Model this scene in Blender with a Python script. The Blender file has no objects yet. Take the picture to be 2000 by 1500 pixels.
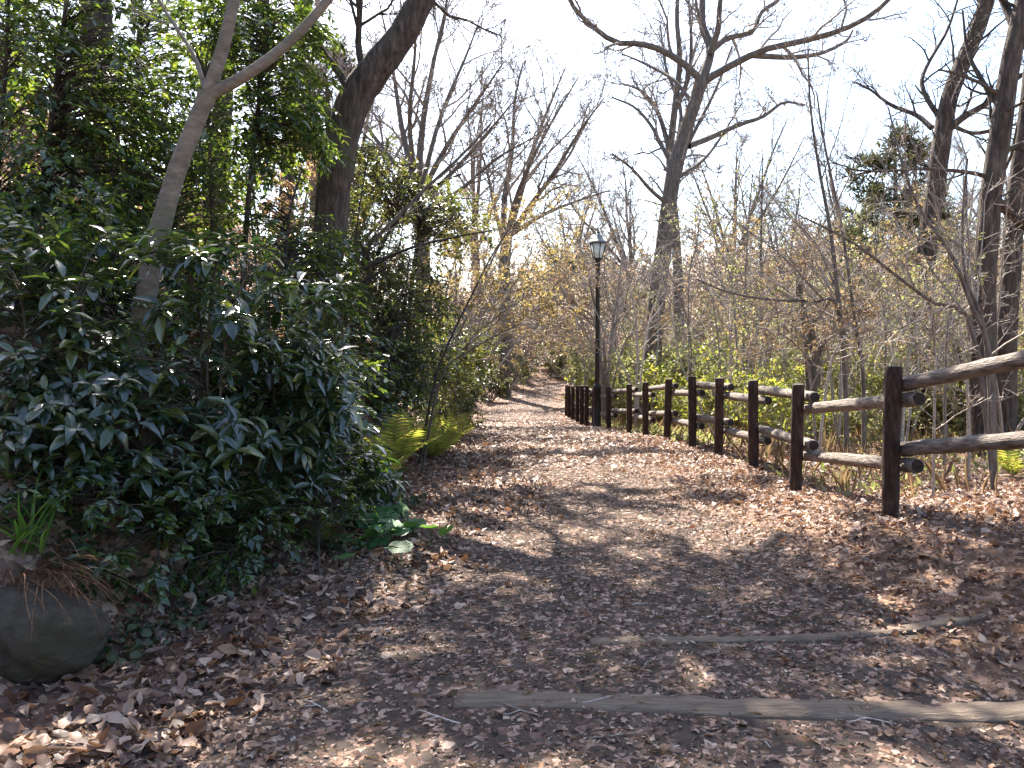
import bpy, math, random
import numpy as np

# ------------------------------------------------------------------ camera, sky, sun, exposure
C = bpy.context.scene.collection
S = bpy.context.scene
F, CH, PITCH = 1556.0, 1.4, math.radians(2.94)      # focal length in photo pixels, eye height, tilt down
SUN_AZ, SUN_EL = math.radians(-15), math.radians(48)  # sun ahead and a little to the left

cam = bpy.data.cameras.new('camera'); cam.sensor_width = 36; cam.lens = 36 * F / 2000
cam.clip_start = 0.05; cam.clip_end = 2000
co = bpy.data.objects.new('camera', cam); C.objects.link(co)
co.location = (0, 0, CH); co.rotation_euler = (math.pi / 2 - PITCH, 0, 0); S.camera = co

W = bpy.data.worlds.new('World'); S.world = W; W.use_nodes = True
wn = W.node_tree.nodes; wl = W.node_tree.links
sky = wn.new('ShaderNodeTexSky'); sky.sky_type = 'NISHITA'; sky.sun_disc = False
sky.sun_elevation = SUN_EL; sky.sun_rotation = SUN_AZ
sky.air_density = 1.0; sky.dust_density = 1.5; sky.ozone_density = 1.0
bg = wn['Background']; bg.inputs[1].default_value = 0.095
wl.new(sky.outputs[0], bg.inputs[0])

sun = bpy.data.lights.new('sun', 'SUN'); sun.energy = 5.0; sun.angle = math.radians(0.53); sun.color = (1.0, 0.92, 0.81)
so = bpy.data.objects.new('sun', sun); C.objects.link(so)
so.rotation_euler = (math.pi / 2 - SUN_EL, 0, math.pi - SUN_AZ); so.location = (-20, 50, 60)

S.view_settings.view_transform = 'Standard'; S.view_settings.look = 'None'
S.view_settings.exposure = 2.1; S.view_settings.gamma = 1.0; S.view_settings.use_curve_mapping = False
S.render.engine = 'CYCLES'
S.cycles.use_denoising = True
S.cycles.max_bounces = 5; S.cycles.diffuse_bounces = 3; S.cycles.glossy_bounces = 2; S.cycles.use_light_tree = False
S.cycles.caustics_reflective = False; S.cycles.caustics_refractive = False
S.cycles.transmission_bounces = 4; S.cycles.transparent_max_bounces = 4
S.cycles.sample_clamp_indirect = 6

# ------------------------------------------------------------------ helpers
rng = np.random.default_rng(11)
UP = np.array([0., 0., 1.])

def at(px, py, Y):
    """Point seen at photo pixel (px, py) that stands Y metres ahead of the camera."""
    cx, cy = (px - 1000) / F, (750 - py) / F
    d = np.array([cx, math.cos(PITCH) + cy * math.sin(PITCH), -math.sin(PITCH) + cy * math.cos(PITCH)])
    return np.array([0, 0, CH]) + d * (Y / d[1])

def sm(a, b, x):
    t = np.clip((np.asarray(x, float) - a) / (b - a), 0, 1); return t * t * (3 - 2 * t)

GY = [-30, 0, 6, 9, 11, 13, 16.4, 20, 24, 30, 40, 60, 90, 140, 260]
GZ = [0, 0, 0, -.03, -.06, -.19, -.44, -.72, -.82, -.86, -.82, -.6, .5, 3.5, 7]
TY = [-30, 0, 3.4, 4.7, 5.4, 6.6, 10, 15, 20, 25, 30, 36, 42, 50, 300]
TX = [-2.3, -2.1, -1.8, -1.5, -1.1, -.9, -.95, -1.2, -1.3, -1.1, -.7, .3, 1.6, 4.5, 100]

def hnoise(x, y, s, seed=0.0):
    x = x / s + seed; y = y / s - seed * 1.7
    return (np.sin(x * 1.7 + 1.3 * np.sin(y * 1.1)) + np.sin(y * 2.1 + 1.1 * np.sin(x * 1.3 + 2)) + .5 * np.sin(x * 3.9 + y * 3.1)) / 2.5

def ground(x, y):
    x = np.asarray(x, float); y = np.asarray(y, float)
    z = np.interp(y, GY, GZ)
    toe = np.interp(y, TY, TX)
    s = np.clip(toe - x, 0, None)                                      # metres left of the bank's foot
    fade = 1 - .85 * sm(26, 38, y) - .15 * sm(45, 70, y)
    z = z + fade * (0.85 * sm(0, 1.1, s) + .55 * np.clip(s - .8, 0, 1.5) + .82 * np.clip(s - 2.3, 0, 6.5) + .12 * np.clip(s - 8.8, 0, 30))
    x0 = np.interp(y, [0, 3.2, 4.0, 5.4, 7], [2.2, 2.0, 1.7, 1.25, 1.2]); wd = np.interp(y, [3.2, 4, 5.4], [1.3, 1.4, 1.4])
    z = z + sm(x0, x0 + wd, x) * np.interp(y, [-30, 0, 3.8, 5.4, 7.4, 9], [.34, .32, .27, .21, .03, 0])
    z = z + .012 * hnoise(x, y, .35) + .03 * hnoise(x, y, 1.6, 3.1) * sm(.2, 1.5, np.abs(x - .8))
    return z

def mesh_data(name, V, polys, mats, smooth=False, midx=None):
    """V (n,3); polys: list of (k, m) index arrays; mats: list of materials; midx: material index per polys array."""
    me = bpy.data.meshes.new(name)
    V = np.ascontiguousarray(V, dtype=np.float32)
    polys = [np.asarray(p, np.int32) for p in polys if len(p)]
    me.vertices.add(len(V)); me.vertices.foreach_set('co', V.ravel())
    loops = np.concatenate([p.ravel() for p in polys]); tot = np.concatenate([np.full(len(p), p.shape[1], np.int32) for p in polys])
    me.loops.add(len(loops)); me.loops.foreach_set('vertex_index', loops)
    me.polygons.add(len(tot))
    st = np.concatenate([[0], np.cumsum(tot)[:-1]]).astype(np.int32)
    me.polygons.foreach_set('loop_start', st); me.polygons.foreach_set('loop_total', tot)
    if smooth: me.polygons.foreach_set('use_smooth', np.ones(len(tot), bool))
    for m in (mats if isinstance(mats, (list, tuple)) else [mats]): me.materials.append(m)
    if midx is not None:
        me.polygons.foreach_set('material_index', np.concatenate([np.full(len(p), i, np.int32) for p, i in zip(polys, midx)]))
    me.update(calc_edges=True)
    return me

def link(name, me, parent=None, loc=None):
    o = bpy.data.objects.new(name, me); C.objects.link(o)
    if parent is not None: o.parent = parent
    if loc is not None: o.location = tuple(float(v) for v in loc)
    return o

def tag(o, label=None, cat=None, group=None, kind=None):
    if label: o['label'] = label
    if cat: o['category'] = cat
    if group: o['group'] = group
    if kind: o['kind'] = kind
    return o

def thing(name, label, cat, loc, group=None):
    o = bpy.data.objects.new(name, None); C.objects.link(o); o.empty_display_size = .2
    o.location = tuple(float(v) for v in loc)
    return tag(o, label, cat, group)

def copy_tree(o, parent=None):
    c = o.copy(); C.objects.link(c); c.parent = parent
    for ch in KIDS.get(o.name, [x for x in o.children]): copy_tree(ch, c)
    return c
KIDS = {}

def copy_thing(o, loc, rz, sc, label, group=None):
    c = copy_tree(o)
    c.location = tuple(float(v) for v in loc); c.rotation_euler = (0, 0, rz); c.scale = (sc, sc, sc)
    c['label'] = label
    if group: c['group'] = group
    return c

def spline(pts, n):
    """Catmull-Rom through pts (k, m) resampled to n rows."""
    P = np.asarray(pts, float); k = len(P)
    if k == 2:
        t = np.linspace(0, 1, n)[:, None]; return P[0] * (1 - t) + P[1] * t
    E = np.vstack([2 * P[0] - P[1], P, 2 * P[-1] - P[-2]])
    u = np.linspace(0, k - 1 - 1e-9, n); i = u.astype(int); t = (u - i)[:, None]
    p0, p1, p2, p3 = E[i], E[i + 1], E[i + 2], E[i + 3]
    return .5 * (2 * p1 + (p2 - p0) * t + (2 * p0 - 5 * p1 + 4 * p2 - p3) * t ** 2 + (3 * p1 - p0 - 3 * p2 + p3) * t ** 3)

def unit(v): return v / (np.linalg.norm(v, axis=-1, keepdims=True) + 1e-12)

def tubes(polys, sides, cap=False, rough=0.0, lobes=0.0):
    """polys: list of (pts (n,3), rad (n)); -> V, quads. Batched by point count."""
    by = {}
    for p, r in polys: by.setdefault(len(p), []).append((p, r))
    VV, QQ, off = [], [], 0
    for n, L in by.items():
        P = np.array([a for a, _ in L]); Rr = np.array([b for _, b in L]); B = len(L)
        T = np.empty_like(P); T[:, 1:-1] = P[:, 2:] - P[:, :-2]; T[:, 0] = P[:, 1] - P[:, 0]; T[:, -1] = P[:, -1] - P[:, -2]
        T = unit(T)
        m = unit(P[:, -1] - P[:, 0])
        ref = np.where(np.abs(m[:, 2:3]) < .7, np.array([[0, 0, 1.]]), np.array([[1., 0, 0]]))
        u = unit(np.cross(T, ref[:, None, :])); v = np.cross(T, u)
        a = np.arange(sides) * 2 * math.pi / sides
        rad = Rr[:, :, None] * np.ones(sides)
        if rough:
            s = np.arange(n)
            rad = rad * (1 + rough * rng.normal(size=(B, n, sides)))
        if lobes:
            rad = rad * (1 + lobes * np.sin(a * 3 + 1.0 + .5 * np.arange(n)[None, :, None]))
        ring = P[:, :, None, :] + rad[..., None] * (np.cos(a)[None, None, :, None] * u[:, :, None, :] + np.sin(a)[None, None, :, None] * v[:, :, None, :])
        V = ring.reshape(-1, 3)
        b = np.arange(B)[:, None, None] * (n * sides); i = np.arange(n - 1)[None, :, None] * sides; j = np.arange(sides)[None, None, :]
        j2 = (j + 1) % sides
        q = np.stack(np.broadcast_arrays(b + i + j, b + i + j2, b + i + sides + j2, b + i + sides + j), -1).reshape(-1, 4)
        VV.append(V); QQ.append(q + off); off += len(V)
    return np.vstack(VV), np.vstack(QQ)

def tube_mesh(name, polys, sides, mat, base=(0, 0, 0), smooth=True, rough=0.0, lobes=0.0):
    V, Q = tubes(polys, sides, rough=rough, lobes=lobes)
    return mesh_data(name, V - np.asarray(base), [Q], mat, smooth)

# leaf templates: x along the leaf 0..1, y across -.5..5, z up (share of length)
def _broad(curl=.10, fold=.06):
    v = [(0, 0, 0), (.35, 0, .02), (.7, 0, -curl * .3), (1, 0, -curl)]
    for s in (1, -1): v += [(.16, .33 * s, fold), (.48, .5 * s, fold + .02), (.8, .3 * s, fold * .6 - curl * .5)]
    t = [(0, 1, 4), (1, 5, 4), (1, 2, 5), (2, 6, 5), (2, 3, 6), (0, 7, 1), (1, 7, 8), (1, 8, 2), (2, 8, 9), (2, 9, 3)]
    return np.array(v, float), np.array(t)
T_BROAD = _broad(); T_DROOP = _broad(.25, .05); T_CURL = _broad(-.22, .16)
T_DIA = (np.array([(0, 0, 0), (1, 0, -.06), (.45, .5, .07), (.45, -.5, .07)], float), np.array([(0, 1, 2), (0, 3, 1)]))
def _crumple(seed, n=9):
    g = np.random.default_rng(seed); a = np.arange(n) * 2 * math.pi / n
    r = 1 + .22 * g.normal(size=n); x = .5 - .5 * np.cos(a) * np.clip(r, .6, 1.25); y = .5 * np.sin(a) * np.clip(r, .55, 1.3)
    v = np.vstack([[.5, 0, .02], np.column_stack([x, y, .13 * g.normal(size=n) + .05 * np.cos(2 * a)])])
    return v, np.array([(0, i + 1, (i + 1) % n + 1) for i in range(n)])
T_CRUMPLE = [_crumple(s) for s in range(8)]
T_CHIP = (np.array([(0, -.4, 0), (.9, -.3, .1), (1, .45, 0), (.1, .5, .12)], float), np.array([(0, 1, 2), (0, 2, 3)]))

def leaves(P, A, N, L, Wd, tmpl):
    """n leaves: foot P, axis A, normal N (all (n,3)), length L, width Wd."""
    A = unit(A); Sd = unit(np.cross(N, A)); N = np.cross(A, Sd)
    tv, tt = tmpl
    V = P[:, None, :] + (L[:, None, None] * tv[None, :, 0:1]) * A[:, None, :] + (Wd[:, None, None] * tv[None, :, 1:2]) * Sd[:, None, :] + (L[:, None, None] * tv[None, :, 2:3]) * N[:, None, :]
    m = len(tv)
    t = (np.arange(len(P))[:, None, None] * m + tt[None]).reshape(-1, 3)
    return V.reshape(-1, 3), t

def merge(parts):
    off, VV, TT = 0, [], []
    for V, t in parts:
        VV.append(V); TT.append(t + off); off += len(V)
    return np.vstack(VV), np.vstack(TT)

# ------------------------------------------------------------------ materials
def new_mat(name):
    m = bpy.data.materials.new(name); m.use_nodes = True
    nt = m.node_tree; b = nt.nodes['Principled BSDF']
    return m, nt, b

def nd(nt, t, **kw):
    n = nt.nodes.new(t)
    for k, v in kw.items():
        if k in ('op',): n.operation = v
        elif isinstance(k, str) and k.startswith('i_'): n.inputs[k[2:].replace('_', ' ')].default_value = v
        else: setattr(n, k, v)
    return n

def ramp(nt, cols, pos=None, interp='LINEAR'):
    r = nt.nodes.new('ShaderNodeValToRGB'); e = r.color_ramp.elements; r.color_ramp.interpolation = interp
    n = len(cols); pos = pos or [i / max(n - 1, 1) for i in range(n)]
    e[0].position, e[0].color = pos[0], (*cols[0], 1); e[1].position, e[1].color = pos[-1], (*cols[-1], 1)
    for i in range(1, n - 1):
        x = e.new(pos[i]); x.color = (*cols[i], 1)
    return r

def island_random(nt):
    g = nt.nodes.new('ShaderNodeNewGeometry'); o = nt.nodes.new('ShaderNodeObjectInfo')
    a = nd(nt, 'ShaderNodeMath', op='ADD'); f = nd(nt, 'ShaderNodeMath', op='FRACT')
    nt.links.new(g.outputs['Random Per Island'], a.inputs[0]); nt.links.new(o.outputs['Random'], a.inputs[1]); nt.links.new(a.outputs[0], f.inputs[0])
    return f.outputs[0]

def leaf_mat(name, cols, trans, rough=.35, tfac=.4, spec=.5, interp='LINEAR', coat=0):
    m, nt, b = new_mat(name)
    r = island_random(nt); c = ramp(nt, cols, interp=interp); nt.links.new(r, c.inputs[0])
    tc = nt.nodes.new('ShaderNodeTexCoord'); nz = nd(nt, 'ShaderNodeTexNoise'); nz.inputs['Scale'].default_value = 35; nz.inputs['Detail'].default_value = 1
    nt.links.new(tc.outputs['Object'], nz.inputs['Vector'])
    mr = nd(nt, 'ShaderNodeMapRange'); mr.inputs['From Min'].default_value = .3; mr.inputs['From Max'].default_value = .7; mr.inputs['To Min'].default_value = .72; mr.inputs['To Max'].default_value = 1.25
    nt.links.new(nz.outputs[0], mr.inputs[0])
    mx = nd(nt, 'ShaderNodeMix', data_type='RGBA', blend_type='MULTIPLY'); mx.inputs[0].default_value = 1
    nt.links.new(c.outputs[0], mx.inputs[6]); nt.links.new(mr.outputs[0], mx.inputs[7])
    nt.links.new(mx.outputs[2], b.inputs['Base Color'])
    b.inputs['Roughness'].default_value = rough; b.inputs['Specular IOR Level'].default_value = spec
    b.inputs['Coat Weight'].default_value = coat; b.inputs['Coat Roughness'].default_value = .18
    if tfac > 0:
        t = nd(nt, 'ShaderNodeBsdfTranslucent'); tr = ramp(nt, trans); nt.links.new(r, tr.inputs[0]); nt.links.new(tr.outputs[0], t.inputs[0])
        ms = nd(nt, 'ShaderNodeMixShader'); ms.inputs[0].default_value = tfac
        nt.links.new(b.outputs[0], ms.inputs[1]); nt.links.new(t.outputs[0], ms.inputs[2])
        nt.links.new(ms.outputs[0], nt.nodes['Material Output'].inputs[0])
    return m

def bark_mat(name, c1, c2, c3=None, scale=(14, 14, 2.5), bump=.6, rough=.9, moss=None):
    m, nt, b = new_mat(name)
    tc = nt.nodes.new('ShaderNodeTexCoord'); mp = nt.nodes.new('ShaderNodeMapping'); mp.inputs['Scale'].default_value = scale
    nt.links.new(tc.outputs['Object'], mp.inputs[0])
    n1 = nd(nt, 'ShaderNodeTexNoise'); n1.inputs['Scale'].default_value = 1.6; n1.inputs['Detail'].default_value = 6; n1.inputs['Roughness'].default_value = .65
    nt.links.new(mp.outputs[0], n1.inputs['Vector'])
    v = nd(nt, 'ShaderNodeTexVoronoi', feature='DISTANCE_TO_EDGE'); v.inputs['Scale'].default_value = 2.2
    nt.links.new(mp.outputs[0], v.inputs['Vector'])
    c = ramp(nt, [c1, c2, c3 or c2], [.3, .52, .72]); nt.links.new(n1.outputs[0], c.inputs[0])
    n2 = nd(nt, 'ShaderNodeTexNoise'); n2.inputs['Scale'].default_value = 2.3; n2.inputs['Detail'].default_value = 3
    nt.links.new(tc.outputs['Object'], n2.inputs['Vector'])
    out = c.outputs[0]
    if moss:
        mr = nd(nt, 'ShaderNodeMapRange'); mr.inputs['From Min'].default_value = .52; mr.inputs['From Max'].default_value = .68
        nt.links.new(n2.outputs[0], mr.inputs[0])
        mx = nd(nt, 'ShaderNodeMix', data_type='RGBA'); nt.links.new(mr.outputs[0], mx.inputs[0]); nt.links.new(out, mx.inputs[6]); mx.inputs[7].default_value = (*moss, 1); out = mx.outputs[2]
    nt.links.new(out, b.inputs['Base Color']); b.inputs['Roughness'].default_value = rough; b.inputs['Specular IOR Level'].default_value = .25
    ad = nd(nt, 'ShaderNodeMath', op='MULTIPLY'); nt.links.new(v.outputs['Distance'], ad.inputs[0]); nt.links.new(n1.outputs[0], ad.inputs[1])
    a2 = nd(nt, 'ShaderNodeMath', op='ADD'); nt.links.new(ad.outputs[0], a2.inputs[0]); nt.links.new(n1.outputs[0], a2.inputs[1])
    bp = nd(nt, 'ShaderNodeBump'); bp.inputs['Strength'].default_value = bump; bp.inputs['Distance'].default_value = .03
    nt.links.new(a2.outputs[0], bp.inputs['Height']); nt.links.new(bp.outputs[0], b.inputs['Normal'])
    return m

def plain_mat(name, col, rough=.6, metal=0, spec=.5, var=.25, scale=20, bump=.15):
    m, nt, b = new_mat(name)
    tc = nt.nodes.new('ShaderNodeTexCoord'); n = nd(nt, 'ShaderNodeTexNoise'); n.inputs['Scale'].default_value = scale; n.inputs['Detail'].default_value = 5
    nt.links.new(tc.outputs['Object'], n.inputs['Vector'])
    c = ramp(nt, [tuple(x * (1 - var) for x in col), tuple(min(1, x * (1 + var)) for x in col)], [.35, .65]); nt.links.new(n.outputs[0], c.inputs[0])
    nt.links.new(c.outputs[0], b.inputs['Base Color']); b.inputs['Roughness'].default_value = rough; b.inputs['Metallic'].default_value = metal; b.inputs['Specular IOR Level'].default_value = spec
    bp = nd(nt, 'ShaderNodeBump'); bp.inputs['Strength'].default_value = bump; bp.inputs['Distance'].default_value = .01
    nt.links.new(n.outputs[0], bp.inputs['Height']); nt.links.new(bp.outputs[0], b.inputs['Normal'])
    return m

def soil_mat(name, cols, vcols, vscale=28, patch=.5):
    """Soil under crushed leaves: noise-coloured earth with a layer of chip-sized cells of their own colours."""
    m, nt, b = new_mat(name)
    g = nt.nodes.new('ShaderNodeNewGeometry')
    n = nd(nt, 'ShaderNodeTexNoise'); n.inputs['Scale'].default_value = 5; n.inputs['Detail'].default_value = 8; n.inputs['Roughness'].default_value = .7
    nt.links.new(g.outputs['Position'], n.inputs['Vector'])
    c = ramp(nt, cols, [.3, .5, .7]); nt.links.new(n.outputs[0], c.inputs[0])
    dn = nd(nt, 'ShaderNodeTexNoise'); dn.inputs['Scale'].default_value = 18; dn.inputs['Detail'].default_value = 2
    nt.links.new(g.outputs['Position'], dn.inputs['Vector'])
    av = nd(nt, 'ShaderNodeMix', data_type='RGBA', blend_type='ADD'); av.inputs[0].default_value = .09
    nt.links.new(g.outputs['Position'], av.inputs[6]); nt.links.new(dn.outputs['Color'], av.inputs[7])
    v = nd(nt, 'ShaderNodeTexVoronoi'); v.inputs['Scale'].default_value = vscale
    nt.links.new(av.outputs[2], v.inputs['Vector'])
    sp = nd(nt, 'ShaderNodeSeparateColor'); nt.links.new(v.outputs['Color'], sp.inputs[0])
    vc = ramp(nt, vcols); nt.links.new(sp.outputs[0], vc.inputs[0])
    gt = nd(nt, 'ShaderNodeMapRange'); gt.inputs['From Min'].default_value = patch - .03; gt.inputs['From Max'].default_value = patch + .03
    nt.links.new(sp.outputs[1], gt.inputs[0])
    mx = nd(nt, 'ShaderNodeMix', data_type='RGBA'); nt.links.new(gt.outputs[0], mx.inputs[0]); nt.links.new(c.outputs[0], mx.inputs[6]); nt.links.new(vc.outputs[0], mx.inputs[7])
    nt.links.new(mx.outputs[2], b.inputs['Base Color']); b.inputs['Roughness'].default_value = .95; b.inputs['Specular IOR Level'].default_value = .2
    h = nd(nt, 'ShaderNodeMath', op='ADD'); nt.links.new(n.outputs[0], h.inputs[0]); nt.links.new(sp.outputs[2], h.inputs[1])
    bp = nd(nt, 'ShaderNodeBump'); bp.inputs['Strength'].default_value = .8; bp.inputs['Distance'].default_value = .02
    nt.links.new(h.outputs[0], bp.inputs['Height']); nt.links.new(bp.outputs[0], b.inputs['Normal'])
    return m

M = {}
M['oak_bark'] = bark_mat('oak_bark', (.022, .016, .013), (.085, .063, .052), (.19, .155, .13), (13, 13, 2.6), 1.0, moss=(.09, .085, .06))
M['grey_bark'] = bark_mat('grey_bark', (.06, .05, .045), (.15, .125, .105), (.22, .19, .165), (14, 14, 3), .7)
M['pale_bark'] = bark_mat('pale_bark', (.11, .092, .072), (.19, .162, .13), (.27, .24, .20), (6, 6, 14), .4, .8, moss=(.13, .125, .09))
M['twig'] = leaf_mat('twig', [(.16, .13, .11), (.27, .23, .195), (.38, .33, .285)], None, .85, 0, .2)
M['twig_dark'] = leaf_mat('twig_dark', [(.04, .032, .027), (.07, .057, .047), (.10, .08, .065)], None, .85, 0, .2)
M['twig_pink'] = leaf_mat('twig_pink', [(.32, .25, .225), (.46, .38, .345), (.56, .48, .435)], None, .85, 0, .2)
M['twig_pale'] = leaf_mat('twig_pale', [(.30, .27, .23), (.42, .39, .34)], None, .85, 0, .2)
M['aucuba'] = leaf_mat('aucuba', [(.009, .02, .011), (.016, .034, .017), (.028, .05, .028), (.045, .07, .022), (.11, .12, .03)], [(.05, .13, .02), (.13, .24, .03), (.35, .42, .05)], .28, .2, .8, coat=.8)
M['camellia'] = leaf_mat('camellia', [(.016, .034, .013), (.028, .055, .018), (.045, .085, .022), (.09, .13, .03)], [(.09, .17, .02), (.2, .32, .03), (.45, .52, .06)], .24, .30, .8, coat=.5)
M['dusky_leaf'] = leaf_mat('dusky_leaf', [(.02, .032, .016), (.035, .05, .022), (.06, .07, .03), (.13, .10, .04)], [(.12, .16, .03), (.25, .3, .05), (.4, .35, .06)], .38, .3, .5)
M['yellow_leaf'] = leaf_mat('yellow_leaf', [(.26, .19, .07), (.36, .29, .10), (.32, .20, .10), (.40, .35, .16)], [(.40, .29, .09), (.5, .42, .13), (.45, .28, .13)], .6, .45, .2)
M['orange_leaf'] = leaf_mat('orange_leaf', [(.26, .15, .08), (.36, .23, .13), (.34, .28, .15)], [(.42, .25, .12), (.5, .36, .18)], .6, .45, .2)
M['fresh_leaf'] = leaf_mat('fresh_leaf', [(.07, .095, .035), (.15, .17, .06), (.24, .23, .10), (.32, .26, .13), (.36, .32, .20)], [(.22, .28, .06), (.42, .45, .14), (.58, .52, .24)], .5, .4, .3)
M['fern'] = leaf_mat('fern', [(.09, .14, .03), (.18, .22, .04), (.28, .27, .07), (.26, .19, .08)], [(.32, .42, .05), (.55, .58, .08), (.58, .48, .1)], .45, .4, .4)
M['butterbur'] = leaf_mat('butterbur', [(.05, .13, .05), (.07, .16, .06), (.10, .20, .06)], [(.15, .35, .05), (.25, .45, .06)], .5, .3, .35)
M['ivy'] = leaf_mat('ivy', [(.012, .024, .01), (.022, .04, .016), (.04, .06, .022), (.08, .07, .03)], [(.06, .13, .02), (.1, .18, .03)], .5, .15, .35)
M['grass'] = leaf_mat('grass', [(.05, .11, .02), (.09, .17, .03), (.15, .22, .05)], [(.2, .4, .04), (.3, .5, .05)], .45, .35, .4)
M['straw'] = leaf_mat('straw', [(.28, .19, .10), (.36, .25, .13), (.18, .10, .06)], [(.4, .28, .14), (.45, .3, .15)], .7, .25, .2)
M['rootlet'] = leaf_mat('rootlet', [(.10, .045, .025), (.17, .08, .04), (.22, .12, .065)], [(.2, .1, .05), (.25, .12, .06)], .8, .1, .2)
M['pine'] = leaf_mat('pine', [(.035, .05, .03), (.06, .075, .04), (.11, .10, .055), (.17, .13, .08)], [(.1, .12, .04), (.2, .2, .08)], .55, .2, .3)
LIT = [(0.057, 0.032, 0.024), (0.156, 0.085, 0.057), (0.28, 0.17, 0.119), (0.104, 0.06, 0.045), (0.394, 0.265, 0.193), (0.218, 0.135, 0.099), (0.078, 0.045, 0.036), (0.467, 0.335, 0.251), (0.311, 0.185, 0.109), (0.177, 0.12, 0.099), (0.125, 0.055, 0.035)]
M['litter'] = leaf_mat('litter', LIT, [(.3, .14, .07), (.4, .2, .1), (.35, .2, .1)], .55, .18, .35, 'CONSTANT')
CH_ = [(.05, .030, .023), (.135, .080, .058), (.25, .155, .112), (.085, .052, .04), (.37, .255, .195), (.17, .108, .082), (.45, .335, .265), (.11, .062, .048)]
M['chips'] = leaf_mat('chips', CH_, [(.3, .18, .1), (.4, .25, .15)], .7, .1, .3, 'CONSTANT')
M['soil_path'] = soil_mat('soil_path', [(.038, .029, .024), (.068, .051, .041), (.115, .088, .071)], CH_, 34, .62)
M['soil_wood'] = soil_mat('soil_wood', [(.06, .038, .028), (.11, .072, .052), (.16, .11, .08)], LIT, 17, .35)
M['post'] = bark_mat('post', (.026, .014, .010), (.062, .036, .027), (.12, .078, .06), (30, 30, 6), 1.0, .85)
M['rail'] = bark_mat('rail', (.09, .07, .058), (.26, .22, .19), (.38, .34, .30), (30, 30, 6), 1.0, .9)
M['post_top_lit'] = plain_mat('post_top_lit', (.17, .15, .135), .9, 0, .2, .3, 40)  # light falling on the post tops, put in as a paler colour
M['rail_end_shaded'] = plain_mat('rail_end_shaded', (.035, .026, .022), .9, 0, .2, .3, 30)  # shade on the ends facing the camera, painted as a darker colour
M['lamp_metal'] = plain_mat('lamp_metal', (.028, .020, .017), .45, .3, .5, .2, 30, .05)
M['lamp_hood'] = plain_mat('lamp_hood', (.20, .20, .20), .5, .2, .5, .2, 12, .05)
M['lamp_glass'], nt_, b_ = new_mat('lamp_glass')
b_.inputs['Base Color'].default_value = (.85, .88, .87, 1); b_.inputs['Roughness'].default_value = .35
t_ = nd(nt_, 'ShaderNodeBsdfTranslucent'); t_.inputs[0].default_value = (.95, .97, .97, 1); tp_ = nd(nt_, 'ShaderNodeBsdfTransparent'); tp_.inputs[0].default_value = (.95, .97, .97, 1)
m1_ = nd(nt_, 'ShaderNodeMixShader'); m1_.inputs[0].default_value = .45; m2_ = nd(nt_, 'ShaderNodeMixShader'); m2_.inputs[0].default_value = .6
nt_.links.new(tp_.outputs[0], m1_.inputs[1]); nt_.links.new(t_.outputs[0], m1_.inputs[2]); nt_.links.new(b_.outputs[0], m2_.inputs[1]); nt_.links.new(m1_.outputs[0], m2_.inputs[2]); nt_.links.new(m2_.outputs[0], nt_.nodes['Material Output'].inputs[0])
M['rock'] = bark_mat('rock', (.03, .024, .018), (.062, .05, .038), (.10, .082, .064), (6, 6, 6), 1.0, 1.0, moss=(.04, .034, .02))
M['dry_leaf'] = leaf_mat('dry_leaf', [(.16, .10, .08), (.26, .175, .14), (.34, .245, .20), (.22, .12, .09)], [(.58, .44, .35), (.68, .54, .43), (.66, .58, .40)], .7, .55, .2)
M['plank'] = bark_mat('plank', (.10, .074, .055), (.165, .127, .097), (.22, .175, .135), (3, 26, 26), .5, .9)
M['stump'] = bark_mat('stump', (.022, .016, .013), (.045, .034, .027), (.07, .055, .042), (12, 12, 4), .8)

# ------------------------------------------------------------------ ground and path
def grid_mesh(name, X, Y, Z, mat):
    ny, nx = X.shape
    V = np.stack([X, Y, Z], -1).reshape(-1, 3)
    i = np.arange(ny - 1)[:, None] * nx + np.arange(nx - 1)[None]
    q = np.stack([i, i + 1, i + nx + 1, i + nx], -1).reshape(-1, 4)
    return mesh_data(name, V, [q], mat, True)

xs = np.concatenate([-np.geomspace(9, 140, 34)[::-1], np.arange(-8.8, 9, .14), np.geomspace(9.1, 140, 34)])
ys = np.concatenate([-np.geomspace(3, 60, 14)[::-1], np.arange(-2.8, 14, .14), np.arange(14, 50, .4), np.geomspace(50.5, 190, 30)])
GX, GYY = np.meshgrid(xs, ys)
tag(link('ground', grid_mesh('ground', GX, GYY, ground(GX, GYY), M['soil_wood'])), 'leaf covered woodland floor with a bank on one side', kind='structure')

def path_edges(y):
    l = np.interp(y, TY, TX) + .25 + .12 * np.sin(y * 1.9) + .06 * np.sin(y * 4.3)
    r = np.interp(y, [-5, 3, 6, 10, 14, 20, 24, 30, 36, 42, 50], [2.2, 2.1, 1.75, 1.7, 1.75, 1.55, 1.35, 1.5, 2.0, 2.9, 6]) + .1 * np.sin(y * 1.3 + 1) + .05 * np.sin(y * 3.7)
    return l, r
py_ = np.concatenate([np.arange(-3, 14, .11), np.arange(14, 50, .4)]); u = np.linspace(0, 1, 34)
el, er = path_edges(py_)
PXX = el[:, None] + (er - el)[:, None] * u[None]; PYY = py_[:, None] + 0 * PXX
edge = np.minimum(u, 1 - u)[None] * 34
PZ = ground(PXX, PYY) + .012 * np.clip(edge, 0, 1) - .02 * (edge < .5)
tag(link('path', grid_mesh('path', PXX, PYY, PZ, M['soil_path'])), 'earth footpath strewn with crushed leaves', kind='structure')

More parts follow.
